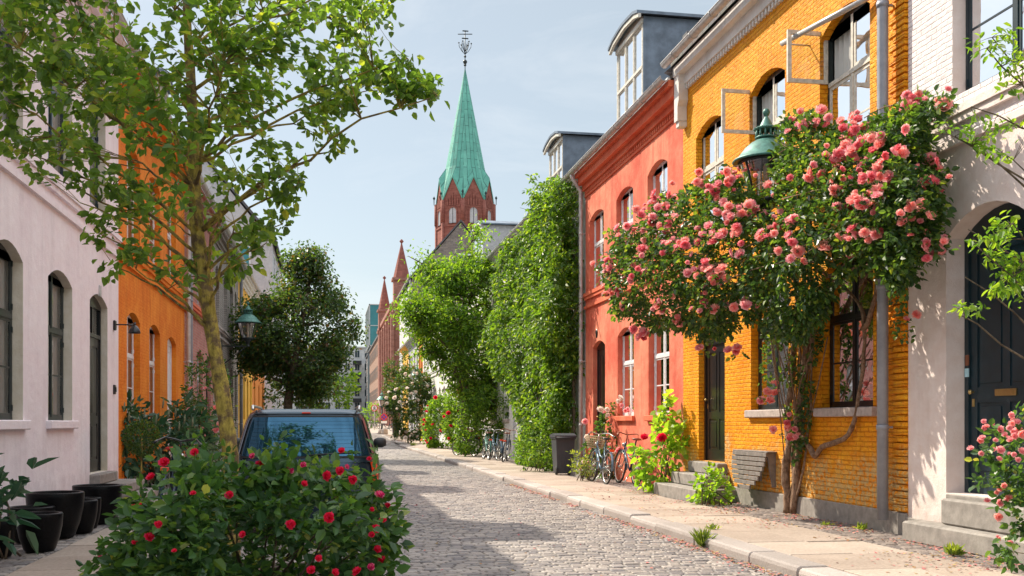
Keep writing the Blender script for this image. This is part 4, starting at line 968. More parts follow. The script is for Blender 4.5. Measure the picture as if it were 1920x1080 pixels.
# church
ch = thing('church_tower', 'octagonal red brick church tower with a green copper spire', 'church', (*W(872, 793, 150).xy, .9))
cc = W(872, 793, 154.4); cx, cy = cc.x, cc.y; R = 4.35; a0 = math.radians(-90-12-A*0)
def zz(py, d=154.4): return H0+(HY-py)*d/F
zg, zp, zt = zz(381), zz(340), zz(125)
mb = MB(); ring = [(cx+R*math.cos(a0+i*PI/4), cy+R*math.sin(a0+i*PI/4)) for i in range(8)]
for i in range(8):
    (xa,ya),(xb,yb) = ring[i], ring[(i+1)%8]; xm, ym = (xa+xb)/2, (ya+yb)/2
    mb.poly([(xa,ya,0),(xb,yb,0),(xb,yb,zg),(xm,ym,zp-.25),(xa,ya,zg)])
    nx, ny = (xm-cx), (ym-cy); l = math.hypot(nx,ny); nx/=l; ny/=l; ux, uy = (xb-xa), (yb-ya); l = math.hypot(ux,uy); ux/=l; uy/=l
    def Q(u, z, o): return (xm+ux*u+nx*o, ym+uy*u+ny*o, z)
    for (u0,u1,z0_,z1_,o_) in ((-l/2,l/2,zz(433),zz(430),.12),(-l/2,l/2,zz(397)-.1,zz(395),.06)):
        vs = [Q(u0,z0_,0),Q(u1,z0_,0),Q(u1,z0_,o_),Q(u0,z0_,o_),Q(u0,z1_,0),Q(u1,z1_,0),Q(u1,z1_,o_),Q(u0,z1_,o_)]
        mb.add(vs, [(0,1,2,3),(4,5,6,7),(3,2,6,7),(0,3,7,4),(1,2,6,5)])
    # stepped blind arcading under the gable
    for k in range(5):
        u = (k-2)*.42; zc = zg-.15+(.9-abs(u))*1.0
        vs = [Q(u-.12,zg-1.1,.0),Q(u+.12,zg-1.1,.0),Q(u+.12,zg-1.1,.13),Q(u-.12,zg-1.1,.13),Q(u-.12,zc,.0),Q(u+.12,zc,.0),Q(u+.12,zc,.13),Q(u-.12,zc,.13)]
        mb.add(vs, [(0,1,2,3),(4,5,6,7),(3,2,6,7),(0,3,7,4),(1,2,6,5)])
for i in range(8):
    x, y = ring[i]; mb.tube([(x,y,0),(x,y,zg-.2)], .26, 6)
    mb.tube([(x,y,zg-3.5),(x,y,zg-.3)], .34, 6)
mb.build('tower_wall', 'church', ch)
for i in range(8):
    (xa,ya),(xb,yb) = ring[i], ring[(i+1)%8]; xm, ym = (xa+xb)/2, (ya+yb)/2; nx, ny = (xm-cx), (ym-cy); l = math.hypot(nx,ny); nx/=l; ny/=l; ux, uy = (xb-xa), (yb-ya); l = math.hypot(ux,uy); ux/=l; uy/=l
    def Q(u, z, o): return (xm+ux*u+nx*o, ym+uy*u+ny*o, z)
    zb, zs_, hw = zz(427), zz(406), .62
    pts = [(-hw,zb),(hw,zb)]+[(hw*math.cos(t*PI/8), zs_+hw*math.sin(t*PI/8)) for t in range(9)]
    f = MB(); vs = [Q(u*1.32,(z-zb)*1.06+zb,.14) for u,z in pts]+[Q(u,z,.14) for u,z in pts]+[Q(u,z,.02) for u,z in pts]+[Q(u*1.32,(z-zb)*1.06+zb,.0) for u,z in pts]; k = len(pts); fs = []
    for j in range(k):
        j2 = (j+1)%k; fs += [(j,j2,k+j2,k+j),(k+j,k+j2,2*k+j2,2*k+j),(j,3*k+j,3*k+j2,j2)]
    f.add(vs, fs); o = f.build('window', 'church', ch)
    g = MB(); g.poly([Q(u,z,.03) for u,z in pts]); g.build('shutter', 'greywall', o, fix=False); 
    g = MB(); g.poly([Q(-.04,zb,.05),Q(.04,zb,.05),Q(.04,zs_+hw,.05),Q(-.04,zs_+hw,.05)]); g.build('shutter_bar', 'darkvoid', o, fix=False)
# spire: UVs in metres for the sheet seams
sp = bpy.data.meshes.new('spire'); V = []; FQ = []; UV = []
def face(pts, uvs): b = len(V); V.extend(pts); FQ.append(tuple(range(b,b+len(pts)))); UV.extend(uvs)
zr = zz(318); Rb = R*.83*(zt-zr)/(zt-zp)*.93
for i in range(8):
    (xa,ya),(xb,yb) = ring[i], ring[(i+1)%8]; xm, ym = (xa+xb)/2, (ya+yb)/2
    def out(x, y, r): l = math.hypot(x-cx,y-cy); return (cx+(x-cx)/l*r, cy+(y-cy)/l*r)
    ea, eb, em = out(xa,ya,R+.12), out(xb,yb,R+.12), out(xm,ym,R*.924+.12)
    ta, tb, tm = out(xa,ya,Rb), out(xb,yb,Rb), out(xm,ym,Rb*.985)
    for (e0, t0, u0) in ((ea,ta,-1.4),(eb,tb,1.4)):
        pts = [(*e0,zg-.1),(*em,zp+.1),(*tm,zr),(*t0,zr)]
        face(pts, [(0,u0),(1.6,0),(4.2,0),(4.2,u0*.8)])
        # underside thickness strip
        face([(*e0,zg-.1),(*em,zp+.1),(*em,zp-.3),(*e0,zg-.5)], [(0,0),(1,0),(1,.4),(0,.4)])
    for (t0, u0) in ((ta,-1.25),(tb,1.25)):
        nseg = 6
        for k in range(nseg):
            f0, f1 = k/nseg, (k+1)/nseg
            def LP_(p, f): return (p[0]+(cx-p[0])*f, p[1]+(cy-p[1])*f, zr+(zt-zr)*f)
            H = zt-zr
            face([LP_(t0,f0),LP_(tm,f0),LP_(tm,min(f1,.997)),LP_(t0,min(f1,.997))], [(4.2+H*f0,u0*(1-f0)),(4.2+H*f0,0),(4.2+H*f1,0),(4.2+H*f1,u0*(1-f1))])
sp.from_pydata(V, [], FQ); uvl = sp.uv_layers.new(name='UVMap')
for i, uv in enumerate(UV): uvl.data[i].uv = uv
sp.materials.append(M['copper']); sp.update(); sp_o = link('spire', sp, ch)
c = MB()
for i in range(8):
    x, y = ring[i]; r1 = 1.06; x = cx+(x-cx)*1.09; y = cy+(y-cy)*1.09
    c.lathe([(.05,-.3),(.07,.5),(.2,.75),(.05,1.0),(0,1.1)], (x,y,zg), 8)
for (u, py) in ((-.55,262),(-1.2,268),(-.75,282)):
    pass
c.build('pinnacles', 'lampdark', sp_o)
c = MB(); z0 = zt-1.2
c.tube([(cx,cy,z0),(cx,cy,zz(57))], .065, 8)
for (py, r) in ((116,.34),(106,.2),(122,.22)): z = zz(py); c.lathe([(0,-r),(r*.7,-r*.7),(r,0),(r*.7,r*.7),(0,r)], (cx,cy,z), 12)
for k in range(6):
    a = k*PI/3; c.tube([(cx+math.cos(a)*r_, cy+math.sin(a)*r_, zz(p)) for r_, p in ((.08,101),(.5,96),(.9,88),(.95,82))], .045, 5); c.tube([(cx+math.cos(a)*r_, cy+math.sin(a)*r_, zz(p)) for r_, p in ((.08,96),(.3,92),(.5,86),(.5,80))], .04, 5)
    c.lathe([(0,-.15),(.15,0),(0,.15)], (cx+math.cos(a)*.95, cy+math.sin(a)*.95, zz(81)), 6)
c.tube([(cx-1.1*CA,cy+1.1*SA,zz(64)),(cx+1.1*CA,cy-1.1*SA,zz(64))], .07, 5); c.tube([(cx-.4,cy,zz(58)),(cx+.5,cy,zz(58))], .1, 5); c.tube([(cx-.5,cy,zz(72)),(cx+.5,cy,zz(72))], .1, 5)
c.build('weather_vane', 'lampdark', sp_o)
# ================================================================== LANTERNS
def lantern(root, P, scale=1.0, glass='lampglass'):
    x, y, z = P; s = scale        # z = rim height
    def LZ(pr): return [(r*s, h*s) for r, h in pr]
    m = MB(); m.lathe(LZ([(.435,-.035),(.45,-.02),(.435,0),(.38,.03),(.335,.09),(.28,.16),(.21,.22),(.14,.26),(.10,.28)]), P, 32)
    m.lathe(LZ([(.10,.28),(.15,.285),(.15,.30),(.135,.31),(.13,.31)]), P, 20); m.lathe(LZ([(.13,.395),(.155,.40),(.165,.415),(.14,.43),(.10,.435),(.09,.45),(.055,.52),(.03,.56),(.02,.58),(.03,.60)]), P, 20)
    m.lathe(LZ([(0,.585),(.035,.595),(.05,.635),(.035,.675),(0,.69)]), P, 14)
    for k in range(12): a = k*PI/6; m.tube([(x+.135*s*math.cos(a), y+.135*s*math.sin(a), z+.3*s),(x+.13*s*math.cos(a), y+.13*s*math.sin(a), z+.40*s)], .014*s, 5)
    for k in range(16): a = k*PI/8; m.lathe(LZ([(0,-.012),(.014,0),(0,.03)]), (x+.158*s*math.cos(a), y+.158*s*math.sin(a), z+.405*s), 5)
    m.build('lamp_hood', 'lampgreen', root)
    m = MB(); m.lathe(LZ([(.36,-.06),(.37,-.04),(.365,-.02)]), P, 28); m.lathe(LZ([(.195,-.58),(.21,-.56),(.205,-.53),(.19,-.53)]), P, 20); m.lathe(LZ([(.19,-.56),(.14,-.62),(.06,-.68),(.05,-.78),(.07,-.82)]), P, 16)
    for k in range(6): a = k*PI/3+.3; m.tube([(x+.352*s*math.cos(a), y+.352*s*math.sin(a), z-.05*s),(x+.197*s*math.cos(a), y+.197*s*math.sin(a), z-.54*s)], .009*s, 5)
    m.lathe(LZ([(.435,-.03),(.36,-.035),(.28,.08)]), P, 28); m.build('lamp_cage', 'lampdark', root)
    m = MB(); m.lathe(LZ([(.345,-.05),(.19,-.54)]), P, 28); m.build('lamp_glass', glass, root, fix=False)
    m = MB(); m.lathe(LZ([(.03,-.5),(.035,-.45),(.045,-.1),(.03,-.05)]), P, 10); m.build('lamp_mantle', 'mantle', root)
def wall_lantern(P, X, s, label, scale=1.0):
    r = thing('street_lantern', label, 'lantern', (X, P[1], P[2]-1)); lantern(r, P, scale)
    x, y, z = P; zb = z-.82*scale; b = MB()
    b.box(x-.06, X, y-.018, y+.018, zb-.02, zb+.02); b.tube([(x+s*.05,y,zb),(X-s*.02,y,zb-(abs(X-x))*.75)], .016, 6); b.tube([(x+s*.28,y,zb-.02),(x+s*.4,y,zb+.02),(X,y,zb+.62)], .012, 6)
    b.box(X-s*.02, X, y-.04, y+.04, zb-.75, zb+.65); b.build('wall_bracket', 'lampdark', r); return r
P = W(1437, 300, 13.5); wall_lantern(tuple(P), XR, 1, 'large green lantern rising out of the climbing rose on the ochre house', 1.0)
P = W(465, 604, 35.0); wall_lantern(tuple(P), XL, -1, 'green lantern on an iron bracket on the left grey brick house', 1.02)
P = W(782, 704, 64.0); wall_lantern(tuple(P), XR, 1, 'distant wall lantern on the right row above the white flowering bush', 1.0)
# post lamp with signs, far end
P = W(716, 749, 97); gp = gz(P.y); r = thing('street_lamp', 'far lantern post carrying the round red and blue sign', 'street lamp', (P.x, P.y, gp))
lantern(r, (P.x, P.y, P.z), 1.2); b = MB(); b.tube([(P.x,P.y,gp),(P.x,P.y,gp+.8),(P.x,P.y,P.z-.8)], [.12,.07,.06], 10); b.lathe([(.2,0),(.2,.15),(.1,.3)], (P.x,P.y,gp), 12); b.build('post', 'lampdark', r)
def disc(mb, x, y, z, r0, r1, mat=0, n=28):
    vs = [(x+r*math.cos(2*PI*i/n), y, z+r*math.sin(2*PI*i/n)) for r in (r0, r1) for i in range(n)]
    if r0 == 0: mb.poly(vs[n:], mat)
    else: mb.add(vs, [(i,(i+1)%n,n+(i+1)%n,n+i) for i in range(n)], mat)
S = W(720, 782, 96.2); r = thing('no_stopping_sign', 'round red and blue no stopping sign on the far lamp post', 'road sign', tuple(S))
m = MB(); m.lathe([(0,-.012),(.33,-.012),(.33,.012),(0,.012)], (0,0,0), 28); m.v = [(S.x+v[0], S.y+.02+v[2], S.z+v[1]) for v in m.v]; m.box(S.x-.2,S.x+.2,S.y+.03,S.y+.12,S.z-.03,S.z+.03); m.build('backing', 'zincl', r)
m = MB(); disc(m, S.x, S.y, S.z, .25, .33); 
for a in (PI/4, -PI/4):
    ca, sa = math.cos(a)*.26, math.sin(a)*.26; px, pz = -math.sin(a)*.035, math.cos(a)*.035
    m.quad((S.x-ca-px,S.y-.004,S.z-sa-pz),(S.x+ca-px,S.y-.004,S.z+sa-pz),(S.x+ca+px,S.y-.004,S.z+sa+pz),(S.x-ca+px,S.y-.004,S.z-sa+pz))
m.build('red_ring_and_cross', 'signred', r, fix=False); m = MB(); disc(m, S.x, S.y+.001, S.z, 0, .26); m.build('blue_disc', 'signblue', r, fix=False)
m = MB(); m.box(S.x-.28,S.x+.28,S.y,S.y+.02,S.z-.6,S.z-.38); m.build('lower_plate', 'signwhite', r)
S = W(702, 765, 110); r = thing('no_vehicles_sign', 'round red bordered sign with black vehicle symbols on a thin post', 'road sign', (S.x, S.y, gz(S.y)))
m = MB(); m.tube([(S.x,S.y+.05,gz(S.y)),(S.x,S.y+.05,S.z+.4)], .035, 8); m.build('post', 'zincl', r)
m = MB(); disc(m, S.x, S.y, S.z, .27, .36); m.build('red_ring', 'signred', r, fix=False); m = MB(); disc(m, S.x, S.y+.002, S.z, 0, .28); m.build('white_disc', 'signwhite', r, fix=False)
m = MB()
for (zc, w) in ((.1,.12),(-.1,.15)): m.box(S.x-w, S.x+w, S.y-.006, S.y, S.z+zc-.05, S.z+zc+.02); m.box(S.x-w*.6, S.x+w*.6, S.y-.006, S.y, S.z+zc+.02, S.z+zc+.07); disc(m, S.x-w*.6, S.y-.007, S.z+zc-.06, 0, .035, 0, 10); disc(m, S.x+w*.6, S.y-.007, S.z+zc-.06, 0, .035, 0, 10)
m.build('vehicle_symbols', 'blackp', r, fix=False)
# boulders at the end of the kerb
for (px, d, w, lb) in ((713, 92, .45, 'pale boulder at the end of the right kerb'), (721, 90, .6, 'larger square cut boulder at the end of the right kerb')):
    S = W(px, 815, d); m = MB(); k = 9; pr = [(w*.5*(.9+.1*random.random()),0),(w*.52,.25*w),(w*.45,.75*w),(w*.3,.95*w),(0,w)]; m.lathe(pr, (0,0,0), 7, 0, False)
    m.v = [(S.x+v[0]*random.uniform(.85,1.1), S.y+v[1]*random.uniform(.85,1.1), gz(S.y)+v[2]) for v in m.v]; tag(m.build('boulder', 'kerb'), lb, 'boulder', 'boulders at the kerb end')
# ================================================================== POTS
def pot(px, pyb, w_px, h_px, label, tall=1.0, soil=True):
    d = 1.25*F/(pyb-HY); P = W(px, pyb, d); r = w_px*d/F/2; h = h_px*d/F
    root = thing('plant_pot', label, 'plant pot', (P.x, P.y+r*.7, .1), 'black glazed pots along the left pink wall')
    m = MB(); c = (P.x, P.y+r*.7, .1); prof = [(0,0),(r*.62,0),(r*.68,.02),(r*.86,h*.35),(r*.965,h*.66),(r*.995,h*.9),(r,h-.012),(r-.008,h),(r-.03,h),(r-.038,h-.012),(r-.05,h*.8)]
    m.lathe(prof, c, 36); m.build('pot_body', 'pot', root)
    m = MB(); m.lathe([(r*.9,h*.80),(r*.5,h*.815),(0,h*.81)], c, 20); m.build('soil', 'potin', root)
for a in ((66,1036,83,72,'small black pot in front of the left pots'), (50,1020,84,68,'black pot half hidden behind the front one'), (94,1011,104,86,'widest black pot with pale scuffs on its rim'),
          (147,1001,60,62,'narrow black pot between the two big ones'), (162,992,46,58,'slim black pot just behind the narrow one'), (176,984,90,73,'big black pot nearest the door steps'), (214,968,24,48,'last black pot peeping out beside the door steps'), (0,1046,46,68,'black pot cut by the left edge of the picture')): pot(*a)
# ================================================================== BIN
P = W(1061, 890, 24.3); bx, by = P.x, P.y+.3
r = thing('wheelie_bin', 'dark grey wheelie bin standing against the creeper', 'bin', (bx, by, .1))
m = MB(); w0, w1, d0, d1 = .19, .235, .22, .27; z0, z1 = .14, 1.0
vs = [(bx-w0,by-d0,z0),(bx+w0,by-d0,z0),(bx+w0,by+d0,z0),(bx-w0,by+d0,z0),(bx-w1,by-d1,z1),(bx+w1,by-d1,z1),(bx+w1,by+d1,z1),(bx-w1,by+d1,z1)]
m.add(vs, [(0,3,2,1),(0,1,5,4),(1,2,6,5),(2,3,7,6),(3,0,4,7),(4,5,6,7)]); m.bbox(bx-w1-.02,bx+w1+.02,by-d1-.02,by+d1+.02,.96,1.0,.01)
for k in (-1,0,1): m.box(bx+k*.1-.008,bx+k*.1+.008,by-d0-.03,by-d0,.25,.9)
m.build('bin_body', 'binp', r)
m = MB(); m.prism([(by-d1-.05,1.0),(by+d1+.04,1.0),(by+d1+.04,1.06),(by-.05,1.1),(by-d1-.04,1.05)], bx-w1-.03, bx+w1+.03, 'x'); m.tube([(bx-w1,by-d1-.07,1.0),(bx+w1,by-d1-.07,1.0)], .015, 8); m.build('lid', 'binp', r)
for sx in (-1, 1):
    m = MB(); m.lathe([(0,-.025),(.06,-.025),(.1,-.02),(.105,0),(.1,.02),(.06,.025),(0,.025)], (0,0,0), 24); m.v = [(bx+sx*(w0+.02)+v[2], by-d0+.02+v[0], .205+v[1]) for v in m.v]; m.build('wheel', 'rubber', r)
# ================================================================== HALF ROUND FOLDING TABLE
P0, P1 = YP(1392, XR), YP(1456, XR); yc, hw = (P0+P1)/2, abs(P0-P1)/2
r = thing('folding_wall_table', 'grey slatted half round table folded down on the ochre wall', 'folding table', (XR, yc, .5), world=True)
zt_ = 1.35-55*15.0/1900; m = MB(); hh = .56; k = 8
for i in range(k):
    z1_ = zt_-i*hh/k; z0_ = z1_-hh/k+.012; f = 1-((i+.5)/k)**2.2; a = hw*math.sqrt(max(.05, f)); m.bbox(XR-.165-.012*i, XR-.14-.012*i, yc-a, yc+a, z0_, z1_, .004)
m.build('slatted_leaf', 'oldwood', r)
m = MB(); m.bbox(XR-.15, XR, yc-hw-.02, yc+hw+.02, zt_, zt_+.022, .005)
for y in (yc-hw*.55, yc+hw*.55): m.box(XR-.14, XR-.11, y-.02, y+.02, zt_-.42, zt_)
m.build('fixed_shelf', 'oldwood', r)
m = MB(); m.prism([(XR-.14, zt_),(XR-.001, zt_),(XR-.001, zt_-.5),(XR-.05,zt_-.5)], yc-hw+.02, yc-hw+.05, 'y'); m.prism([(XR-.14, zt_),(XR-.001, zt_),(XR-.001, zt_-.5),(XR-.05,zt_-.5)], yc+hw-.05, yc+hw-.02, 'y'); m.build('bracket', 'oldwood', r)
# ================================================================== BICYCLES
def make_bike(label, paint, basket=True, saddle='blackp', grip='blackp', bar='chrome', group='bicycles leaning along the right wall'):
    r = thing('bicycle', label, 'bicycle', (0,0,0), group, world=False)      # rear hub at origin, front towards +y, ground z=0
    R = .335; yf = 1.08
    fr = MB(); bb = (0,.44,.28); st = (0,.30,.80); hd = (0,.88,.86); hb = (0,.92,.70)
    fr.tube([(0,0,R),bb], .011, 6); fr.tube([(.05,0,R),(.04,.2,.31),bb], .009, 6); fr.tube([(-.05,0,R),(-.04,.2,.31),bb], .009, 6)
    fr.tube([bb, st, (0,.27,.9)], .016, 8); fr.tube([(.045,0,R),(.02,.29,.74)], .009, 6); fr.tube([(-.045,0,R),(-.02,.29,.74)], .009, 6)
    fr.tube([bb,(0,.55,.34),(0,.72,.50),hb], .02, 8); fr.tube([(0,.36,.5),(0,.6,.56),(0,.905,.78)], .015, 8); fr.tube([hd,hb], .02, 8)
    fr.tube([hb,(.05,.95,.62),(.05,yf,R)], .011, 6); fr.tube([hb,(-.05,.95,.62),(-.05,yf,R)], .011, 6)
    fr.build('frame', paint, r)
    for y in (0, yf):
        w = MB(); n = 36; w.tube([(0,y+R*math.cos(2*PI*i/n),R+R*math.sin(2*PI*i/n)) for i in range(n)], .019, 8, 0, False, True); wo = w.build('wheel', 'rubber', r)
        w = MB(); w.tube([(0,y+(R-.026)*math.cos(2*PI*i/n),R+(R-.026)*math.sin(2*PI*i/n)) for i in range(n)], .013, 6, 0, False, True); w.tube([(-.05,y,R),(.05,y,R)], .02, 10)
        for i in range(18): a = 2*PI*i/18; sx = .03 if i%2 else -.03; w.tube([(sx,y+.015*math.cos(a+.8),R+.015*math.sin(a+.8)),(0,y+(R-.03)*math.cos(a),R+(R-.03)*math.sin(a))], .0022, 3, 0, False)
        o = w.build('rim_and_spokes', 'chrome', wo)
        g = MB(); a0_, a1_ = (-.15, PI*.92) if y == 0 else (.35, PI*1.05); n = 16; rr_ = R+.035
        for i in range(n):
            t0, t1 = a0_+(a1_-a0_)*i/n, a0_+(a1_-a0_)*(i+1)/n
            if y == 0: t0, t1 = PI-t0, PI-t1
            for (xa, xb, ra, rb) in ((-.028,0,rr_-.012,rr_),(0,.028,rr_,rr_-.012)):
                g.quad((xa,y+ra*math.cos(t0),R+ra*math.sin(t0)),(xb,y+rb*math.cos(t0),R+rb*math.sin(t0)),(xb,y+rb*math.cos(t1),R+rb*math.sin(t1)),(xa,y+ra*math.cos(t1),R+ra*math.sin(t1)))
        g.build('mudguard', paint, r, fix=False)
    h = MB(); h.tube([hd,(0,.85,1.0)], .013, 8); h.tube([(-.29,.60,.98),(-.27,.68,1.0),(-.2,.82,1.05),(-.09,.90,1.03),(0,.87,1.01),(.09,.90,1.03),(.2,.82,1.05),(.27,.68,1.0),(.29,.60,.98)], .012, 8); h.build('handlebar', bar, r)
    for s_ in (-1, 1): g = MB(); g.tube([(s_*.292,.59,.978),(s_*.272,.69,1.0)], .018, 8); g.build('grip', grip, r)
    s_ = MB(); vs = []; prof = [(-.02,.03),(.03,.1),(.12,.105),(.18,.06),(.24,.03),(.28,.012)]
    sm = [(.18+a*.95, b) for a, b in prof]
    for y, w in sm: vs += [(-w,y,.915),(-w*.7,y,.945),(0,y,.95+.012*math.cos(y*9)),(w*.7,y,.945),(w,y,.915),(0,y,.90)]
    fs = [(i*6+j,i*6+(j+1)%6,(i+1)*6+(j+1)%6,(i+1)*6+j) for i in range(len(sm)-1) for j in range(6)]+[(0,1,2,3,4,5),tuple(len(vs)-6+j for j in (5,4,3,2,1,0))]
    s_.add(vs, fs, 0, True); s_.build('saddle', saddle, r)
    c = MB(); c.tube([(-.055,-.2,.7),(-.055,.25,.7)], .007, 5); c.tube([(.055,-.2,.7),(.055,.25,.7)], .007, 5)
    for y in (-.2,-.08,.05,.18): c.tube([(-.055,y,.7),(.055,y,.7)], .006, 5)
    for x in (-.055,.055): c.tube([(x,-.15,.7),(x,0,R)], .006, 5)
    c.build('carrier', 'blackp', r)
    c = MB(); c.bbox(-.05,.05,-.235,-.205,.66,.71,.006); c.build('reflector', 'orangelens', r)
    c = MB(); c.lathe([(0,-.006),(.085,-.006),(.085,.006),(0,.006)], (0,0,0), 20); c.v = [(.06+v[2], .44+v[0], .28+v[1]) for v in c.v]
    c.tube([(.07,.44,.28),(.08,.50,.12)], .009, 5); c.tube([(-.07,.44,.28),(-.08,.38,.44)], .009, 5); c.box(.08,.17,.46,.54,.105,.125); c.box(-.17,-.08,.34,.42,.43,.45)
    c.prism([(.02,R-.05),(.44,.2),(.52,.28),(.44,.36),(.0,R+.06)], .052, .07, 'x'); c.build('crank_and_chainguard', 'chrome', r)
    c = MB(); c.tube([(0,.36,.26),(-.2,.18,.0)], .011, 6); c.build('kickstand', 'chrome', r)
    c = MB(); c.lathe([(0,0),(.045,.0),(.04,.05),(0,.06)], (0,0,0), 14); c.v = [(v[0], 1.0-v[2], .80+v[1]) for v in c.v]; c.build('headlight', 'chrome', r)
    if basket:
        b = MB(); x0, x1, y0, y1, zb_, zt2 = .14, .19, .95, 1.22, .72, .96
        for t in range(6):
            z = zb_+(zt2-zb_)*t/5; f = t/5; xx = x0+(x1-x0)*f; ya_, yb_ = .96-.02*f, 1.18+.06*f; b.tube([(-xx,ya_,z),(xx,ya_,z),(xx,yb_,z),(-xx,yb_,z)], .007 if t < 5 else .012, 5, 0, False, True)
        for i in range(9):
            u = -1+i/4; b.tube([(x0*u,.96,zb_),(x1*u,.94,zt2)], .005, 4); b.tube([(x0*u,1.18,zb_),(x1*u,1.24,zt2)], .005, 4); b.tube([(x0*u,.96,zb_),(x0*u,1.18,zb_)], .005, 4)
        for i in range(6):
            v = i/5
            for s2 in (-1,1): b.tube([(s2*x0,.96+.22*v,zb_),(s2*x1,.94+.30*v,zt2)], .005, 4)
        b.build('basket', 'wicker', r)
    return r
def place(o, P, Q, lean):
    """rear wheel stands at P, front wheel towards Q"""
    o.location = (P[0], P[1], .1); o.rotation_euler = (0, lean, math.atan2(-(Q[0]-P[0]), Q[1]-P[1]))
b1 = make_bike('pale blue step through bicycle with a wicker basket beside the bin', 'bikeblue'); place(b1, W(1136,907,20.8), W(1106,898,22.0), .10)
b2 = make_bike('dark blue bicycle with brown leather saddle and grips behind the hollyhock', 'bikedark', False, 'leather', 'leather', 'leather'); place(b2, W(1192,907,20.3), W(1164,900,21.2), .12)
g3 = 'bicycles parked by the far creeper'
b3 = dup(b1, (0,0,.1)); tag(b3, 'pale blue bicycle, middle one of the far group before the creeper'); place(b3, W(933,863,33.6), W(905,859,35.6), .1)
for c in list(b3.children):
    if c.name.startswith('basket'): bpy.data.objects.remove(c)
b4 = dup(b2, (0,0,.1)); tag(b4, 'dark bicycle nearest the creeper in the far group'); place(b4, W(943,866,32.5), W(954,860,34), .12)
b5 = make_bike('green framed bicycle with brown saddle in the far group, left of the pale blue one', 'bikegreen', False, 'leather'); place(b5, W(916,861,34.2), W(901,856,36), .06)
b6 = dup(b2, (0,0,.1)); tag(b6, 'black bicycle half buried in the flowering hedge'); place(b6, W(889,852,38.5), W(873,850,38.9), .1)
b7 = make_bike('bicycle with a red saddle parked behind the rose bush near the left wall', 'bikedark', False, 'bikered', 'blackp', 'blackp', group=None); place(b7, (-2.02, 13.2), (-2.0, 14.3), .08); 
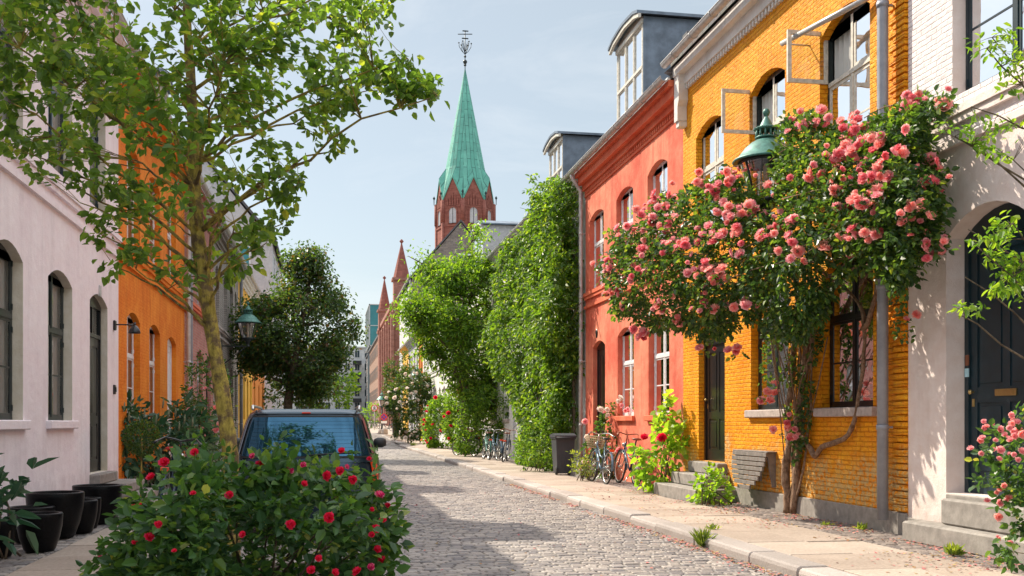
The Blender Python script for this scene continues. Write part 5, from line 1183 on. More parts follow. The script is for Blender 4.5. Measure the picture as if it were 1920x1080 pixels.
# ================================================================== CAR
def car():
    Pm = W(568, 793, 12.0); cx, y0 = -.245, 11.55
    r = thing('parked_car', 'dark blue green hatchback seen from behind, parked behind the rose bush', 'car', (cx, y0+2, 0))
    def outline(z, u):   # u in 0..1 round the plan, starting at the rear centre going to +x
        zs = [.20,.42,.62,.80,.93,.97]; hw = [.80,.875,.895,.89,.86,.80]; yr = [.10,.02,.0,.03,.07,.12]; yf = [4.05,4.2,4.22,4.18,3.95,3.6]
        hwv = np.interp(z, zs, hw); a = np.interp(z, zs, yr); b = np.interp(z, zs, yf); e = 2/5.0
        t = -PI/2+2*PI*u; c_, s_ = math.cos(t), math.sin(t); x = hwv*math.copysign(abs(c_)**e, c_); y = (a+b)/2+(b-a)/2*math.copysign(abs(s_)**e, s_)
        return (cx+x, y0+y, z)
    def cabin(z, u):
        zs = [.90,1.0,1.15,1.30,1.40,1.46,1.50,1.515]; hw = [.83,.815,.775,.73,.695,.665,.60,.45]; yr = [.06,.10,.16,.23,.28,.32,.42,.62]; yf = [3.3,3.1,2.85,2.6,2.42,2.3,2.15,1.9]
        hwv = np.interp(z, zs, hw); a = np.interp(z, zs, yr); b = np.interp(z, zs, yf); e = 2/5.5
        t = -PI/2+2*PI*u; c_, s_ = math.cos(t), math.sin(t); x = hwv*math.copysign(abs(c_)**e, c_); y = (a+b)/2+(b-a)/2*math.copysign(abs(s_)**e, s_)
        return (cx+x, y0+y, z)
    def us(n):     # samples evenly spaced along a superellipse
        k = []
        for q in range(4):
            for i in range(n):
                t = i/n; k.append((q+(t**.5*.5**.5 if False else (.5*(2*t)**2.2 if t < .5 else 1-.5*(2-2*t)**2.2)))/4)
        return k
    U = us(10); n = len(U)
    def loft(fn, zs, cap=True):
        m = MB(); vs = [fn(z, u) for z in zs for u in U]; fs = [(i*n+j,i*n+(j+1)%n,(i+1)*n+(j+1)%n,(i+1)*n+j) for i in range(len(zs)-1) for j in range(n)]; m.add(vs, fs, 0, True)
        if cap: m.add([fn(zs[-1], u) for u in U], [tuple(range(n))], 0, True)
        return m
    body = loft(outline, [.20,.26,.34,.42,.52,.62,.72,.80,.87,.93,.955,.97]); body.build('body', 'carpaint', r)
    cab = loft(cabin, [.90,1.0,1.08,1.15,1.22,1.3,1.36,1.40,1.44,1.46,1.485,1.5,1.51,1.515]); cab.build('cabin', 'carpaint', r)
    def patch(fn, zs, u0, u1, off, name, mat, k=16, parent=r, smooth=True):
        vs = []
        for z in zs:
            for i in range(k+1):
                u = u0+(u1-u0)*i/k; p = Vector(fn(z, u)); q = Vector(fn(z, u+.0008)); t = (q-p); nn = Vector((t.y, -t.x, 0)); nn = nn.normalized() if nn.length > 0 else Vector((0,-1,0)); vs.append(tuple(p+nn*off))
        m = MB(); fs = [(i*(k+1)+j,i*(k+1)+j+1,(i+1)*(k+1)+j+1,(i+1)*(k+1)+j) for i in range(len(zs)-1) for j in range(k)]; m.add(vs, fs, 0, smooth); return m.build(name, mat, parent, fix=False)
    ev = lambda a, b, n_: [a+(b-a)*i/n_ for i in range(n_+1)]
    a = .118
    patch(cabin, ev(.955,1.435,8), -a*1.04, a*1.04, .006, 'rear_window_seal', 'rubber', 24)
    patch(cabin, ev(.975,1.415,8), -a*.985, a*.985, .009, 'rear_window', 'carglass', 24)
    patch(cabin, ev(1.0,1.40,6), .138, .20, .006, 'side_window', 'carglass', 10); patch(cabin, ev(1.0,1.40,6), .21, .30, .006, 'side_window', 'carglass', 10)
    patch(cabin, ev(1.0,1.40,6), -.20, -.138, .006, 'side_window', 'carglass', 10); patch(cabin, ev(1.0,1.40,6), -.30, -.21, .006, 'side_window', 'carglass', 10)
    patch(cabin, ev(1.0,1.42,6), .39, .61, .006, 'windscreen', 'carglass', 16)
    for s_ in (1,-1):
        patch(outline, ev(.56,.90,6), s_*.108, s_*.150, .008, 'tail_light', 'taillight', 12)
        patch(outline, ev(.62,.80,3), .5-s_*.15, .5-s_*.10, .008, 'headlight', 'signwhite', 10)
    patch(outline, ev(.28,.50,5), -.19, .19, .05, 'rear_bumper', 'carpaint', 30)
    # tailgate shut lines, wiper, handle
    m = MB()
    for s_ in (-1,1): m.tube([tuple(Vector(cabin(z, s_*.124))+Vector((s_*.004,-.004,0))) for z in ev(.93,1.45,8)], .0045, 5)
    m.tube([tuple(Vector(cabin(1.45, u))+Vector((0,-.003,.002))) for u in ev(-.12,.12,12)], .005, 5); m.build('tailgate_seam', 'rubber', r)
    m = MB()
    for zq in ev(1.03,1.37,8): m.tube([tuple(Vector(cabin(zq, u))+Vector((0,-.0115,0))) for u in ev(-.10,.10,14)], .0008, 3)
    m.build('heating_wires', 'lampdark', r)
    m = MB(); m.tube([tuple(Vector(cabin(.985,.0))+Vector((0,-.03,0))), tuple(Vector(cabin(1.0,.07))+Vector((0,-.025,.02)))], .009, 6); m.tube([tuple(Vector(cabin(1.0,u))+Vector((0,-.02,.01))) for u in (.015,.05,.075)], .006, 5); m.build('rear_wiper', 'plastic', r)
    m = MB(); m.bbox(cx-.28,cx+.28,y0-.035,y0+.02,.62,.74,.008); m.build('plate_recess', 'plastic', r)
    m = MB(); m.bbox(cx-.05,cx+.05,y0+.30,y0+.36,1.455,1.475,.006); m.build('brake_light', 'taillight', r)
    for s_ in (-1,1):
        m = MB(); m.tube([(cx+s_*.60,y0+.40,1.505),(cx+s_*.61,y0+.5,1.545),(cx+s_*.61,y0+2.0,1.545),(cx+s_*.6,y0+2.1,1.5)], .016, 8); m.build('roof_rail', 'chrome', r)
        m = MB(); m.lathe([(0,-.09),(.05,-.08),(.075,-.03),(.075,.03),(.05,.08),(0,.09)], (0,0,0), 14); m.v = [(cx+s_*.95+v[2]*1.0, y0+2.55+v[0]*.8, 1.08+v[1]*.95) for v in m.v]; m.box(cx+s_*.80,cx+s_*.92,y0+2.53,y0+2.58,1.0,1.03); m.build('wing_mirror', 'plastic', r)
        for (yy) in (.85, 3.4):
            m = MB(); m.lathe([(.2,-.09),(.29,-.09),(.315,-.06),(.315,.06),(.29,.09),(.2,.09)], (0,0,0), 32); m.v = [(cx+s_*.80+v[2], y0+yy+v[0], .315+v[1]) for v in m.v]; o = m.build('wheel', 'rubber', r)
            m = MB(); m.lathe([(0,.07),(.05,.09),(.19,.06),(.205,.09)], (0,0,0), 24); m.v = [(cx+s_*(.80+v[2]), y0+yy+v[0], .315+v[1]) for v in m.v]; m.build('rim', 'steelrim', o)
    return r
car()
# ================================================================== FOLIAGE
def bush(name, label, cat, poly, n, dfun, thick, ls, mat, group=None, stems=0, base=None, R=70, gap=.35, gscale=3, wr=.62, down=.0, curl=.25, sig=None, zmin=.1, nrm_up=.6, core=None):
    kk = 5; P = vol_sample(poly, max(6, n//kk), dfun, thick, R, gap, gscale, zmin=zmin)
    c = P.mean(axis=0); b = Vector((c[0], c[1], zmin)) if base is None else Vector(base)
    root = thing(name, label, cat, tuple(b), group)
    out = unit((P-c)*np.array([1,1,.7])+np.array([0,0,.15])); LP_, LD_, LS_, LU_ = sprays(P, out, kk, ls, droop=down)
    leaves_obj('foliage', LP_, LD_, LS_, mat, root, wr=wr, curl=curl, nrm=LU_*1.3)
    if stems:
        m = MB()
        for k in range(stems):
            e = Vector(P[rng.integers(0, len(P))]); q = b+Vector((random.gauss(0,.12), random.gauss(0,.12), 0)); mid = q.lerp(e, .5)+Vector((random.gauss(0,.08), random.gauss(0,.08), .15)); m.tube(bez(q, mid, e, 6), [.012,.01,.009,.007,.005,.003], 5)
        m.build('stems', 'barkd', root, fix=False)
    return root, P
K = lambda v: (lambda x, y: np.full(len(x), float(v)))
# ---- red rose bush in the foreground
poly = [(160,1082),(178,1046),(222,1038),(240,975),(262,930),(300,925),(330,900),(355,872),(385,884),(430,888),(470,892),(505,870),(522,860),(545,884),(600,892),(640,880),(662,894),(690,892),(706,920),(722,955),(730,1000),(732,1060),(728,1110),(700,1190),(600,1225),(420,1225),(260,1200),(170,1130)]
dent = lambda x, y: 5.75-.55*np.exp(-((x-340)/150)**2)-.45*np.exp(-((x-660)/110)**2)+.25*((y-1000)/200)
root, P = bush('rose_bush', 'big dark green rose bush with crimson blooms in front of the parked car', 'rose bush', poly, 10500, dent, .64, .062, 'lf_rose', stems=46, base=(-.45,5.9,.0), R=120, gap=.30, gscale=3.6, wr=.66, zmin=.03)
sh_c = []
for (px, py, top) in ((352,850,812),(522,838,806),(505,850,826),(668,862,838),(702,862,838),(300,885,858),(262,925,905),(430,858,840),(600,860,842),(745,960,940),(200,1035,1018),(575,858,838),(395,852,832)):
    a, b = W(px, py+52, 5.6), W(px+random.uniform(-14,14), top+16, 5.6)
    for t in (0,.25,.5,.75,1): sh_c.append(tuple(a.lerp(b, t)))
sh_c = np.array(sh_c); a_, b_, c_, d_ = sprays(sh_c, np.tile(np.array([0,0,1.0]), (len(sh_c),1)), 5, .05, droop=-.5); leaves_obj('shoots', a_, b_, c_, 'lf_rose', root, wr=.55, nrm=d_)['kind'] = 'stuff'
red = [(365,848),(283,895),(252,950),(263,947),(253,1018),(280,1007),(188,1047),(362,925),(430,928),(455,1002),(488,870),(473,855),(542,882),(568,872),(612,892),(662,899),(570,907),(617,970),(545,983),(697,955),(712,928),(703,992),(697,1002),(718,975),(707,1030),(715,1050),(695,1063),(597,1047),(583,1069),(628,1073),(670,1072),(308,867),(650,875),(638,883),(297,983),(327,1033),(692,860),(640,845),(727,947)]
def front(poly_, pts, dfun, thick, R=70, k=1.0):
    x = np.array([p[0] for p in pts], float); y = np.array([p[1] for p in pts], float); dist = np.where(in_poly(x, y, poly_), poly_dist(x, y, poly_), 0)
    return [Vector(p) for p in Wn(x, y, dfun(x, y)-thick*k*np.sqrt(np.clip(dist/R, .02, 1)))]
pts = front(poly, red, dent, .72, 120, 1.25); big = [0,11,13,14,7,9,22,25]
add_blooms(root, pts, .026, ['bl_red','bl_red','bl_mag'], 100, (1,1), (-.1,-1,.5))
# soil bed under it
m = MB(); m.bbox(-1.38, .1, 5.2, 9.4, -.05, .09, .04); struct(m.build('planting_bed', 'potin'))
# ---- tree on the left
T = [Vector((W(434,850,7.7).x, W(434,850,7.7).y, .05))]+[W(x, y, 7.7) for x, y in ((432,850),(424,790),(414,720),(400,640),(388,560),(378,500),(368,420),(364,330),(362,240),(358,150),(352,60),(348,-40),(350,-160),(356,-300))]
tr = [.075,.062,.058,.056,.054,.056,.056,.05,.046,.042,.036,.032,.027,.02,.012]
lt = thing('pear_tree', 'leafy street tree with a yellow lichen trunk rising from the rose bed', 'tree', tuple(T[0]))
limbs = [W(*a) for a in ((-10,70,6.6),(15,190,6.7),(60,290,6.9),(105,335,7.0),(150,380,7.3),(190,440,7.2),(215,500,7.5),(255,505,7.2),(290,525,7.6),(95,150,7.0),(150,40,7.3),(230,-60,7.6),(300,-90,7.2),(420,-90,8.0),(500,-60,7.4),
         (560,10,8.2),(640,-20,7.6),(720,20,7.9),(765,110,7.5),(820,180,7.2),(690,170,7.9),(640,260,7.4),(600,210,8.2),(575,300,7.7),(560,345,7.3),(530,420,7.8),(500,455,7.5),(480,480,8.0),(240,300,8.4),(450,330,6.8),(300,200,6.6),(480,200,8.6),(420,120,6.7),(200,200,8.3),(330,420,8.4),(440,420,6.9))]
poly = [(-60,-200),(740,-200),(735,30),(760,105),(800,150),(826,178),(812,192),(760,182),(700,192),(660,180),(640,215),(655,262),(620,290),(585,268),(590,310),(562,350),(540,352),(545,400),(505,455),(500,505),(470,470),(455,520),(400,545),(350,548),(300,525),(250,505),(205,520),(190,480),(205,440),(160,435),(158,405),(175,400),(120,345),(60,322),(35,300),(-60,290)]
cl = vol_sample(poly, 550, lambda x, y: 7.6-.0*x, 1.15, 110, .49, 1.9, zmin=1.5)
cl2 = vol_sample([(560,100),(640,60),(760,110),(826,180),(760,180),(690,188),(600,200)], 26, K(7.4), .4, 60, 0, 2)
cl = np.concatenate([cl, cl2, np.array([tuple(W(px,py,7.4)) for px,py in ((815,178),(795,172),(770,165),(775,180),(750,160),(555,345),(640,262),(625,280),(495,500),(200,510),(170,410),(60,320))])])
grow(lt, T, tr, limbs, cl, 16, .076, 'lf_tree', 'bark', sig=.045, twr=.0036, wr=.66, lift=.3, limb_r=.2)
# ---- small tree cut by the right edge, only branch tips in view
rt = thing('crab_apple_tree', 'slender leafy branches reaching in from the right edge', 'tree', (4.75,5.2,.1))
T = [Vector(p) for p in ((4.78,5.2,.08),(4.76,5.22,1.0),(4.72,5.25,2.0),(4.75,5.3,3.0),(4.8,5.3,4.0),(4.85,5.3,5.0))]
lim = [W(*a) for a in ((1790,255,5.9),(1775,250,5.9),(1860,70,5.8),(1850,90,5.7),(1900,300,5.6),(1820,200,5.9),(1800,590,5.7),(1815,430,5.7),(1850,480,5.4),(1880,520,5.5),(1810,520,5.8),(1900,420,5.5),(1960,100,5.5),(2000,350,5.2),(2100,0,5.4))]
cl = []
for (a, b, d, n) in (((1920,242),(1775,232),5.85,12),((1920,300),(1800,262),5.8,7),((1920,60),(1850,95),5.7,9),((1920,130),(1865,100),5.6,5),((1920,420),(1812,452),5.6,13),((1920,500),(1845,470),5.5,13),((1900,520),(1805,582),5.6,12),((1930,560),(1880,520),5.6,8),((1920,180),(1880,150),5.7,3),((2100,300),(1950,500),5.4,30),((2150,0),(1960,200),5.4,24)):
    for i in range(n): t = random.random(); cl.append(tuple(W(a[0]+(b[0]-a[0])*t+random.gauss(0,9), a[1]+(b[1]-a[1])*t+random.gauss(0,9), d+random.gauss(0,.08))))
grow(rt, T, [.05,.048,.045,.04,.03,.018], lim, np.array(cl), 9, .05, 'lf_loc', 'barkd', sig=.028, twr=.003, wr=.45, lift=.15, limb_r=.2)
# ---- climbing rose on the ochre house
poly = [(1128,492),(1142,478),(1150,428),(1165,420),(1200,425),(1225,385),(1250,360),(1275,368),(1300,350),(1330,338),(1372,322),(1400,352),(1425,370),(1452,330),(1462,262),(1478,222),(1530,215),(1560,240),(1600,250),(1650,225),(1695,190),(1722,192),(1745,180),(1782,185),(1775,212),(1735,235),(1735,290),(1760,340),(1768,385),(1752,430),(1770,458),(1740,480),(1720,500),(1700,540),(1668,545),(1640,520),(1600,500),(1560,545),(1535,600),(1500,640),(1440,620),(1400,605),(1370,620),(1330,640),(1300,625),(1270,610),(1240,625),(1205,600),(1160,590),(1140,560)]
drose = lambda x, y: np.interp(x, [1130,1250,1400,1550,1700,1780], [15.3,14.4,13.3,11.9,10.5,10.0])
P = vol_sample(poly, 6600, drose, .85, 90, .18, 2.4, zmin=.5)
cr = thing('climbing_rose', 'huge climbing rose with salmon pink blooms arching over the pavement', 'climbing rose', (XR-.15, W(1492,955,14.2).y, .1))
c = P.mean(axis=0); out = unit(P-c); LP_, LD_, LS_, LU_ = sprays(P, out, 5, .072, droop=.3)
leaves_obj('foliage', LP_, LD_, LS_, 'lf_climb', cr, wr=.62, nrm=LU_*1.3)
# trailing leaves round the trunks
p2 = [(1425,600),(1560,560),(1545,640),(1520,700),(1530,730),(1520,790),(1500,860),(1485,870),(1478,800),(1462,740),(1420,720),(1430,670)]
P2 = vol_sample(p2, 900, lambda x, y: np.interp(x, [1420,1560], [14.6,12.9]), .2, 60, .42, 3.2, zmin=.5)
p3 = [(1700,590),(1716,640),(1680,640),(1668,560),(1700,555)]; P3 = vol_sample(p3, 60, K(11.0), .15)
P2 = np.concatenate([P2, P3]); D = rng.normal(size=P2.shape); D[:,2] -= .3; nrm = np.tile(np.array([-.3,-.4,.8]), (len(P2),1)); leaves_obj('trailing_leaves', P2, D, .07*rng.uniform(.6,1.2,len(P2)), 'lf_climb', cr, wr=.62, nrm=nrm)
m = MB()
def pxpath(pts): return [W(*p) for p in pts]
for pts, rr_ in (([(1482,962,14.15),(1475,920,14.1),(1472,880,14.1),(1480,835,14.05),(1476,790,14.1),(1490,700,14),(1500,620,13.9),(1490,520,13.6),(1440,430,13.6),(1330,420,14.2),(1220,460,14.8)], .062),
                 ([(1500,962,14.0),(1512,900,13.9),(1508,850,13.85),(1515,780,13.8),(1512,700,13.7),(1530,600,13.4),(1580,520,12.8),(1640,440,12),(1700,380,11.3)], .05),
                 ([(1490,960,14.05),(1497,900,13.95),(1490,860,14),(1500,800,13.9),(1525,700,13.6),(1520,600,13.3),(1500,450,13),(1510,330,13)], .03),
                 ([(1496,955,14.0),(1525,880,13.7),(1540,760,13.5),(1535,640,13.4),(1545,520,13)], .02), ([(1488,955,14.1),(1485,850,14.1),(1512,740,13.8),(1500,640,13.8),(1400,560,14.1),(1280,540,14.6)], .022),
                 ([(1522,820,13.75),(1548,842,13.5),(1560,855,13.4),(1580,838,13.2),(1612,830,12.9),(1635,815,12.55),(1648,770,12.35),(1655,690,12.2),(1648,620,12.15),(1630,580,12.2),(1590,545,12.5),(1560,520,12.8),(1530,505,13.1)], .038),
                 ([(1645,620,12.15),(1655,560,11.9),(1640,470,11.8),(1610,400,12),(1600,330,12.1)], .03),
                 ([(1545,520,13),(1600,505,12.3),(1680,480,11.4),(1730,450,10.9)], .022)):
    q = pxpath(pts); fine = []
    for i in range(len(q)-1):
        p0, p1, p2_, p3_ = q[max(i-1,0)], q[i], q[i+1], q[min(i+2,len(q)-1)]
        for t in (0,.33,.66): fine.append(.5*((2*p1)+(-p0+p2_)*t+(2*p0-5*p1+4*p2_-p3_)*t*t+(-p0+3*p1-3*p2_+p3_)*t**3))
    fine.append(q[-1]); k = len(fine)
    fine = [p+Vector((random.gauss(0,.008),random.gauss(0,.008),0)) for p in fine]
    for p in fine: p.x = min(p.x, XR-.06)
    m.tube(fine, [rr_*(1-.6*i/k)*random.uniform(.85,1.2) for i in range(k)], 9)
for k in range(15):
    a = W(random.uniform(1470,1530), random.uniform(850,950), 14.0); b = W(random.uniform(1440,1560), random.uniform(540,660), random.uniform(12.9,14.2)); mid = a.lerp(b,.5)+Vector((random.gauss(0,.1),random.gauss(0,.15),0)); q = bez(a, mid, b, 8)
    for p in q: p.x = min(p.x, XR-.05)
    m.tube(q, [.008]*8, 5)
for k in range(70):
    e = Vector(P[rng.integers(0,len(P))]); a = Vector(P[rng.integers(0,len(P))]).lerp(e, .6); m.tube(bez(a, a.lerp(e,.5)+Vector((0,0,.1)), e, 5), .006, 4)
m.build('trunk', 'vinew', cr, fix=False)
pk = [(1482,223),(1531,228),(1479,246),(1700,197),(1759,189),(1619,238),(1635,259),(1596,254),(1570,285),(1604,300),(1637,282),(1684,277),(1744,295),(1580,334),(1630,332),(1565,358),(1749,340),(1622,381),(1640,386),(1570,391),(1705,391),(1728,384),(1725,415),(1445,352),(1414,392),(1484,415),(1479,441),(1425,446),(1588,446),(1609,435),(1642,441),(1547,467),(1497,472),(1388,477),(1764,459),(1736,454),(1370,337),(1375,324),(1365,394),(1451,407),(1381,430),(1521,324),
 (1255,365),(1247,387),(1315,345),(1340,360),(1365,347),(1377,325),(1157,427),(1160,442),(1190,430),(1222,415),(1237,425),(1245,457),(1205,467),(1140,490),(1142,505),(1192,500),(1210,507),(1147,550),(1182,525),(1170,580),(1285,452),(1337,437),(1317,440),(1357,437),(1382,430),(1297,477),(1320,505),(1290,512),(1337,530),(1350,512),(1415,392),(1362,395),(1340,580),(1315,567),(1260,555),(1265,602),(1235,572),(1207,622),(1310,652),(1395,565),(1382,652),(1265,405),(1227,380),(1438,735),(1480,800),(1490,805),(1700,598),(1550,235),(1505,228),(1650,270),(1590,270),(1612,262),(1715,190),(1770,198),(1610,320),(1560,300),(1650,330)]
pts = front(poly, pk, drose, .78, 90, 1.05)
for i, (x, y) in enumerate(pk):
    if y > 640 and x > 1400: pts[i] = W(x, y, 13.6)
    if (x, y) == (1700,598): pts[i] = W(x, y, 10.9)
E = np.array([tuple(p) for p in pts]*2)+rng.normal(size=(len(pts)*2,3))*.07+np.array([.05,.12,-.04]); a_, b_, c_, d_ = sprays(E, np.tile(np.array([-.3,-.5,.3]), (len(E),1)), 5, .07); leaves_obj('flowering_shoots', a_, b_, c_, 'lf_climb', cr, wr=.62, nrm=d_*1.3)
add_blooms(cr, pts, .078, ['bl_pink','bl_pink','bl_soft','bl_soft','bl_deep'], 100, (2,8), (-.5,-.65,.4), spread=.095)
# ---- pink rose bush by the right door
poly = [(1812,845),(1840,808),(1870,790),(1885,805),(1895,775),(1925,770),(2000,800),(2020,960),(1985,1060),(1920,1050),(1890,1055),(1872,1025),(1905,980),(1868,965),(1875,930),(1850,905),(1835,915),(1818,880)]
dr = K(7.6)
root, P = bush('rose_bush', 'leggy rose bush with soft pink blooms beside the teal door steps', 'rose bush', poly, 1900, dr, .28, .062, 'lf_rose', stems=14, base=(5.55,6.05,.1), R=60, gap=.4, gscale=4, wr=.68)
pts = front(poly, [(1842,821),(1844,803),(1860,793),(1850,800),(1884,815),(1876,844),(1901,852),(1909,862),(1915,815),(1907,791),(1898,784),(1897,794),(1876,916),(1851,939),(1887,938),(1873,969),(1873,1010),(1820,841),(1916,846),(1890,820)], dr, .3)
add_blooms(root, pts, .035, ['bl_soft','bl_soft','bl_pink'], 100, (1,3), (-.3,-.9,.3), spread=.05)
# ---- creeper mass on the creeper house
poly = [(1080,335),(1090,352),(1092,420),(1098,520),(1096,640),(1098,720),(1090,800),(1050,812),(1046,870),(1010,885),(972,860),(978,800),(960,740),(925,690),(905,640),(935,560),(925,520),(938,480),(955,450),(975,440),(1000,400),(1015,380),(1040,350),(1060,330)]
dc = lambda x, y: np.interp(x, [900,960,1030,1098], [33,31,28.0,25.6])
P = vol_sample(poly, 7400, dc, 1.25, 70, .10, 1.2, zmin=.1)
bul = np.array([.5+noise.noise(Vector((p[1]*.9,p[2]*.9,1.7))) for p in P]); P[:,0] = np.minimum(P[:,0], XR-.05-np.clip(bul,0,1)*rng.uniform(0,1.05,len(P))-(rng.uniform(0,1,len(P)) > .96)*rng.uniform(0,.35,len(P)))
cv = thing('creeper', 'towering bright green creeper covering the grey house', 'creeper', (XR-.2, W(1040,880,27).y, .1))
LP_, LD_, LS_, LU_ = sprays(P, np.tile(np.array([-.7,-.3,-.2]), (len(P),1)), 5, .125, droop=.5); LU_ = LU_*.8+np.array([-.6,-.3,.2]); leaves_obj('foliage', LP_, LD_, LS_, 'lf_vine', cv, wr=.55, nrm=LU_*1.2)
m = MB()
for k in range(10):
    yb_ = W(1040,880,27).y+random.uniform(-1,4.5); q = [Vector((XR-.15+random.gauss(0,.03), yb_+random.gauss(0,.15), z)) for z in (.1,1.2,2.4,3.8,5.2,6.8)]; m.tube(q, [.04,.035,.03,.025,.02,.012], 6)
for k in range(40):
    a = Vector(P[rng.integers(0,len(P))]); b_ = a+Vector((random.gauss(-.25,.15),random.gauss(-.1,.2),random.gauss(.1,.25))); m.tube([a,(a+b_)/2+Vector((0,0,.05)),b_], .006, 4)
m.build('stems', 'barkd', cv, fix=False)
bush('shrub', 'low bright green shrub at the foot of the creeper', 'shrub', [(975,880),(968,840),(985,800),(1010,785),(1035,790),(1045,830),(1040,880),(1020,890)], 1100, K(26.4), .5, .10, 'lf_vine', stems=8, R=40, wr=.5)
# ---- locust tree
lc = thing('locust_tree', 'feathery bright green tree between the creeper and the far houses', 'tree', (5.3, 40, .1))
T = [Vector(p) for p in ((5.35,39.5,.1),(5.3,39.6,1.6),(5.3,39.7,3.0),(5.25,39.8,4.2),(5.3,39.8,5.4),(5.35,39.9,6.8),(5.4,40,8.2))]
poly = [(752,600),(760,560),(775,520),(800,512),(765,490),(762,468),(790,470),(800,486),(830,490),(850,500),(870,478),(880,440),(895,425),(915,440),(920,470),(945,480),(955,520),(960,600),(955,680),(965,760),(945,790),(900,770),(880,760),(862,720),(850,740),(830,690),(790,660),(800,640),(770,620)]
cl = vol_sample(poly, 950, lambda x, y: 40+0*x, 2.4, 60, .40, .6, zmin=1.0)
lim = [W(*a) for a in ((765,480,39),(800,500,41),(770,600,39),(800,650,40),(850,510,38.5),(890,440,40),(910,520,39),(940,560,41),(870,620,38),(830,600,42),(930,680,39),(890,700,40),(850,700,38.5))]
grow(lc, T, [.16,.15,.14,.12,.1,.07,.04], lim, cl, 26, .17, 'lf_loc', 'barkd', sig=.26, twr=.012, wr=.42, lift=.2, limb_r=.4)
# ---- hedges and flowering shrubs down the right side
gr = 'flowering shrubs along the right pavement'
sh = [('hedge','tangled green hedge around the far bicycles','hedge',[(862,850),(855,790),(870,740),(900,715),(940,705),(975,740),(988,800),(975,850),(930,828),(900,842)],5200,38,.9,.12,'lf_vine',None),
      ('rose_shrub','dense shrub dotted with dark red roses beyond the bicycles','shrub',[(852,845),(835,800),(840,745),(865,710),(895,700),(905,740),(890,790),(880,845)],4800,44,.9,.12,'lf_vine','bl_red'),
      ('rose_shrub','tall arching shrub with yellowing tips and red roses','shrub',[(800,835),(795,780),(810,755),(830,740),(850,740),(845,790),(850,835)],3800,50,.9,.13,'lf_loc','bl_red'),
      ('grass_clump','pale feathery clump beside the red rose shrub','shrub',[(790,828),(788,795),(800,780),(812,800),(812,830)],1600,52,.5,.14,'lf_grey',None),
      ('white_flowering_bush','tall dark bush starred with white flowers','shrub',[(738,820),(740,785),(728,770),(725,745),(738,715),(760,690),(790,692),(808,715),(805,750),(790,775),(792,820),(765,826)],7000,62,1.3,.16,'lf_dark','bl_white'),
      ('olive_bush','airy olive green bush in front of the brick hall','shrub',[(722,735),(722,690),(738,665),(760,655),(772,680),(765,715),(745,740),(728,770)],2800,80,1.2,.17,'lf_dark',None),
      ('yellow_shrub','yellow green shrub by the far round signs','shrub',[(683,795),(684,765),(695,757),(706,765),(706,797)],400,120,1.6,.3,'lf_loc',None)]
for (nm, lb, ct, pl, n, d, th, ls, mt, fl) in sh:
    root, P = bush(nm, lb, ct, pl, n, K(d), th, ls, mt, group=gr, R=35, gap=.3, gscale=1.2, wr=.55, stems=10, zmin=.1 if d < 70 else gz(d))
    if fl:
        q = [Vector(P[i]) for i in rng.integers(0, len(P), 60 if fl == 'bl_white' else 16)]; q = [v+Vector((-.2,-.5,.05)) for v in q]; add_blooms(root, q, .13 if fl == 'bl_white' else .10, [fl], 60, (1,1), (-.3,-.9,.3))
# ---- hollyhock, roses by the bicycles, weeds by the steps
root, P = bush('hollyhock', 'sunlit broad leaved hollyhock with two red flowers beside the ochre door steps', 'plant', [(1192,925),(1205,870),(1200,835),(1222,820),(1230,790),(1245,745),(1258,760),(1262,800),(1300,810),(1305,850),(1296,890),(1285,915),(1255,920),(1240,935)], 700, K(18.4), .5, .125, 'lf_bright', stems=16, R=40, gap=.3, gscale=2.5, wr=.95, zmin=.1, curl=.4)
add_blooms(root, [W(1208,820,17.9), W(1241,820,17.9)], .09, ['bl_red'], 10, (1,1))
root, P = bush('rose_shrub', 'dark rose shrub with pale pink roses behind the bicycles', 'shrub', [(1098,900),(1095,840),(1120,810),(1128,775),(1150,752),(1180,765),(1185,800),(1170,840),(1175,895),(1130,905)], 1500, K(23.0), .45, .085, 'lf_rose', stems=14, R=40, gap=.35, zmin=.1)
add_blooms(root, [W(x,y,22.3) for x,y in ((1133,773),(1126,768),(1138,768),(1160,752),(1166,760),(1172,770),(1163,745),(1097,790),(1142,833),(1150,850),(1158,845),(1094,866),(1091,878),(1100,820))], .075, ['bl_soft','bl_white'], 40, (1,2), spread=.05)
root, P = bush('weeds', 'yellowing weeds in front of the basket bicycle', 'weeds', [(1072,850),(1090,845),(1110,870),(1128,895),(1100,905),(1078,900)], 320, K(22.0), .3, .07, 'lf_weed', stems=10, R=25, gap=.3, wr=.5)
bush('weeds', 'leafy green weed growing against the lower ochre step', 'weeds', [(1305,940),(1308,905),(1325,880),(1345,885),(1362,910),(1366,940),(1340,945)], 330, K(15.6), .25, .08, 'lf_bright', stems=8, R=25, gap=.3, wr=.8)
for (px, py, d, n, h, lb) in ((1318,1012,11.05,90,.22,'bright grass tuft growing from the kerb joint'),(1335,990,11.9,24,.08,'tiny grass tuft between two pavement slabs'),(775,838,56,90,.3,'small weed tuft on the far kerb'),(1615,988,11.9,50,.09,'flat weed rosette below the grey drainpipe'),(1790,1040,9.6,80,.12,'spreading weed at the foot of the pink house step'),(1548,982,12.4,44,.05,'sparse weed on the pavement setts')):
    P = W(px, py, d); zb = 0 if px in (1318,775) else .1; P.z = zb; pp = np.array([tuple(P)]*n)+rng.normal(size=(n,3))*np.array([.025,.025,0]); pp[:,2] = zb; D = rng.normal(size=(n,3))*.5; D[:,2] = np.abs(D[:,2])+(.9 if h > .15 else .4)
    V, Q = leaf_arrays(pp, D, h*rng.uniform(.5,1.1,n), wr=.05 if h > .15 else .3, fold=.1, curl=.3); tag(np_mesh('grass_tuft', V, Q, 'lf_weed'), lb, 'weed', 'weeds in the paving')
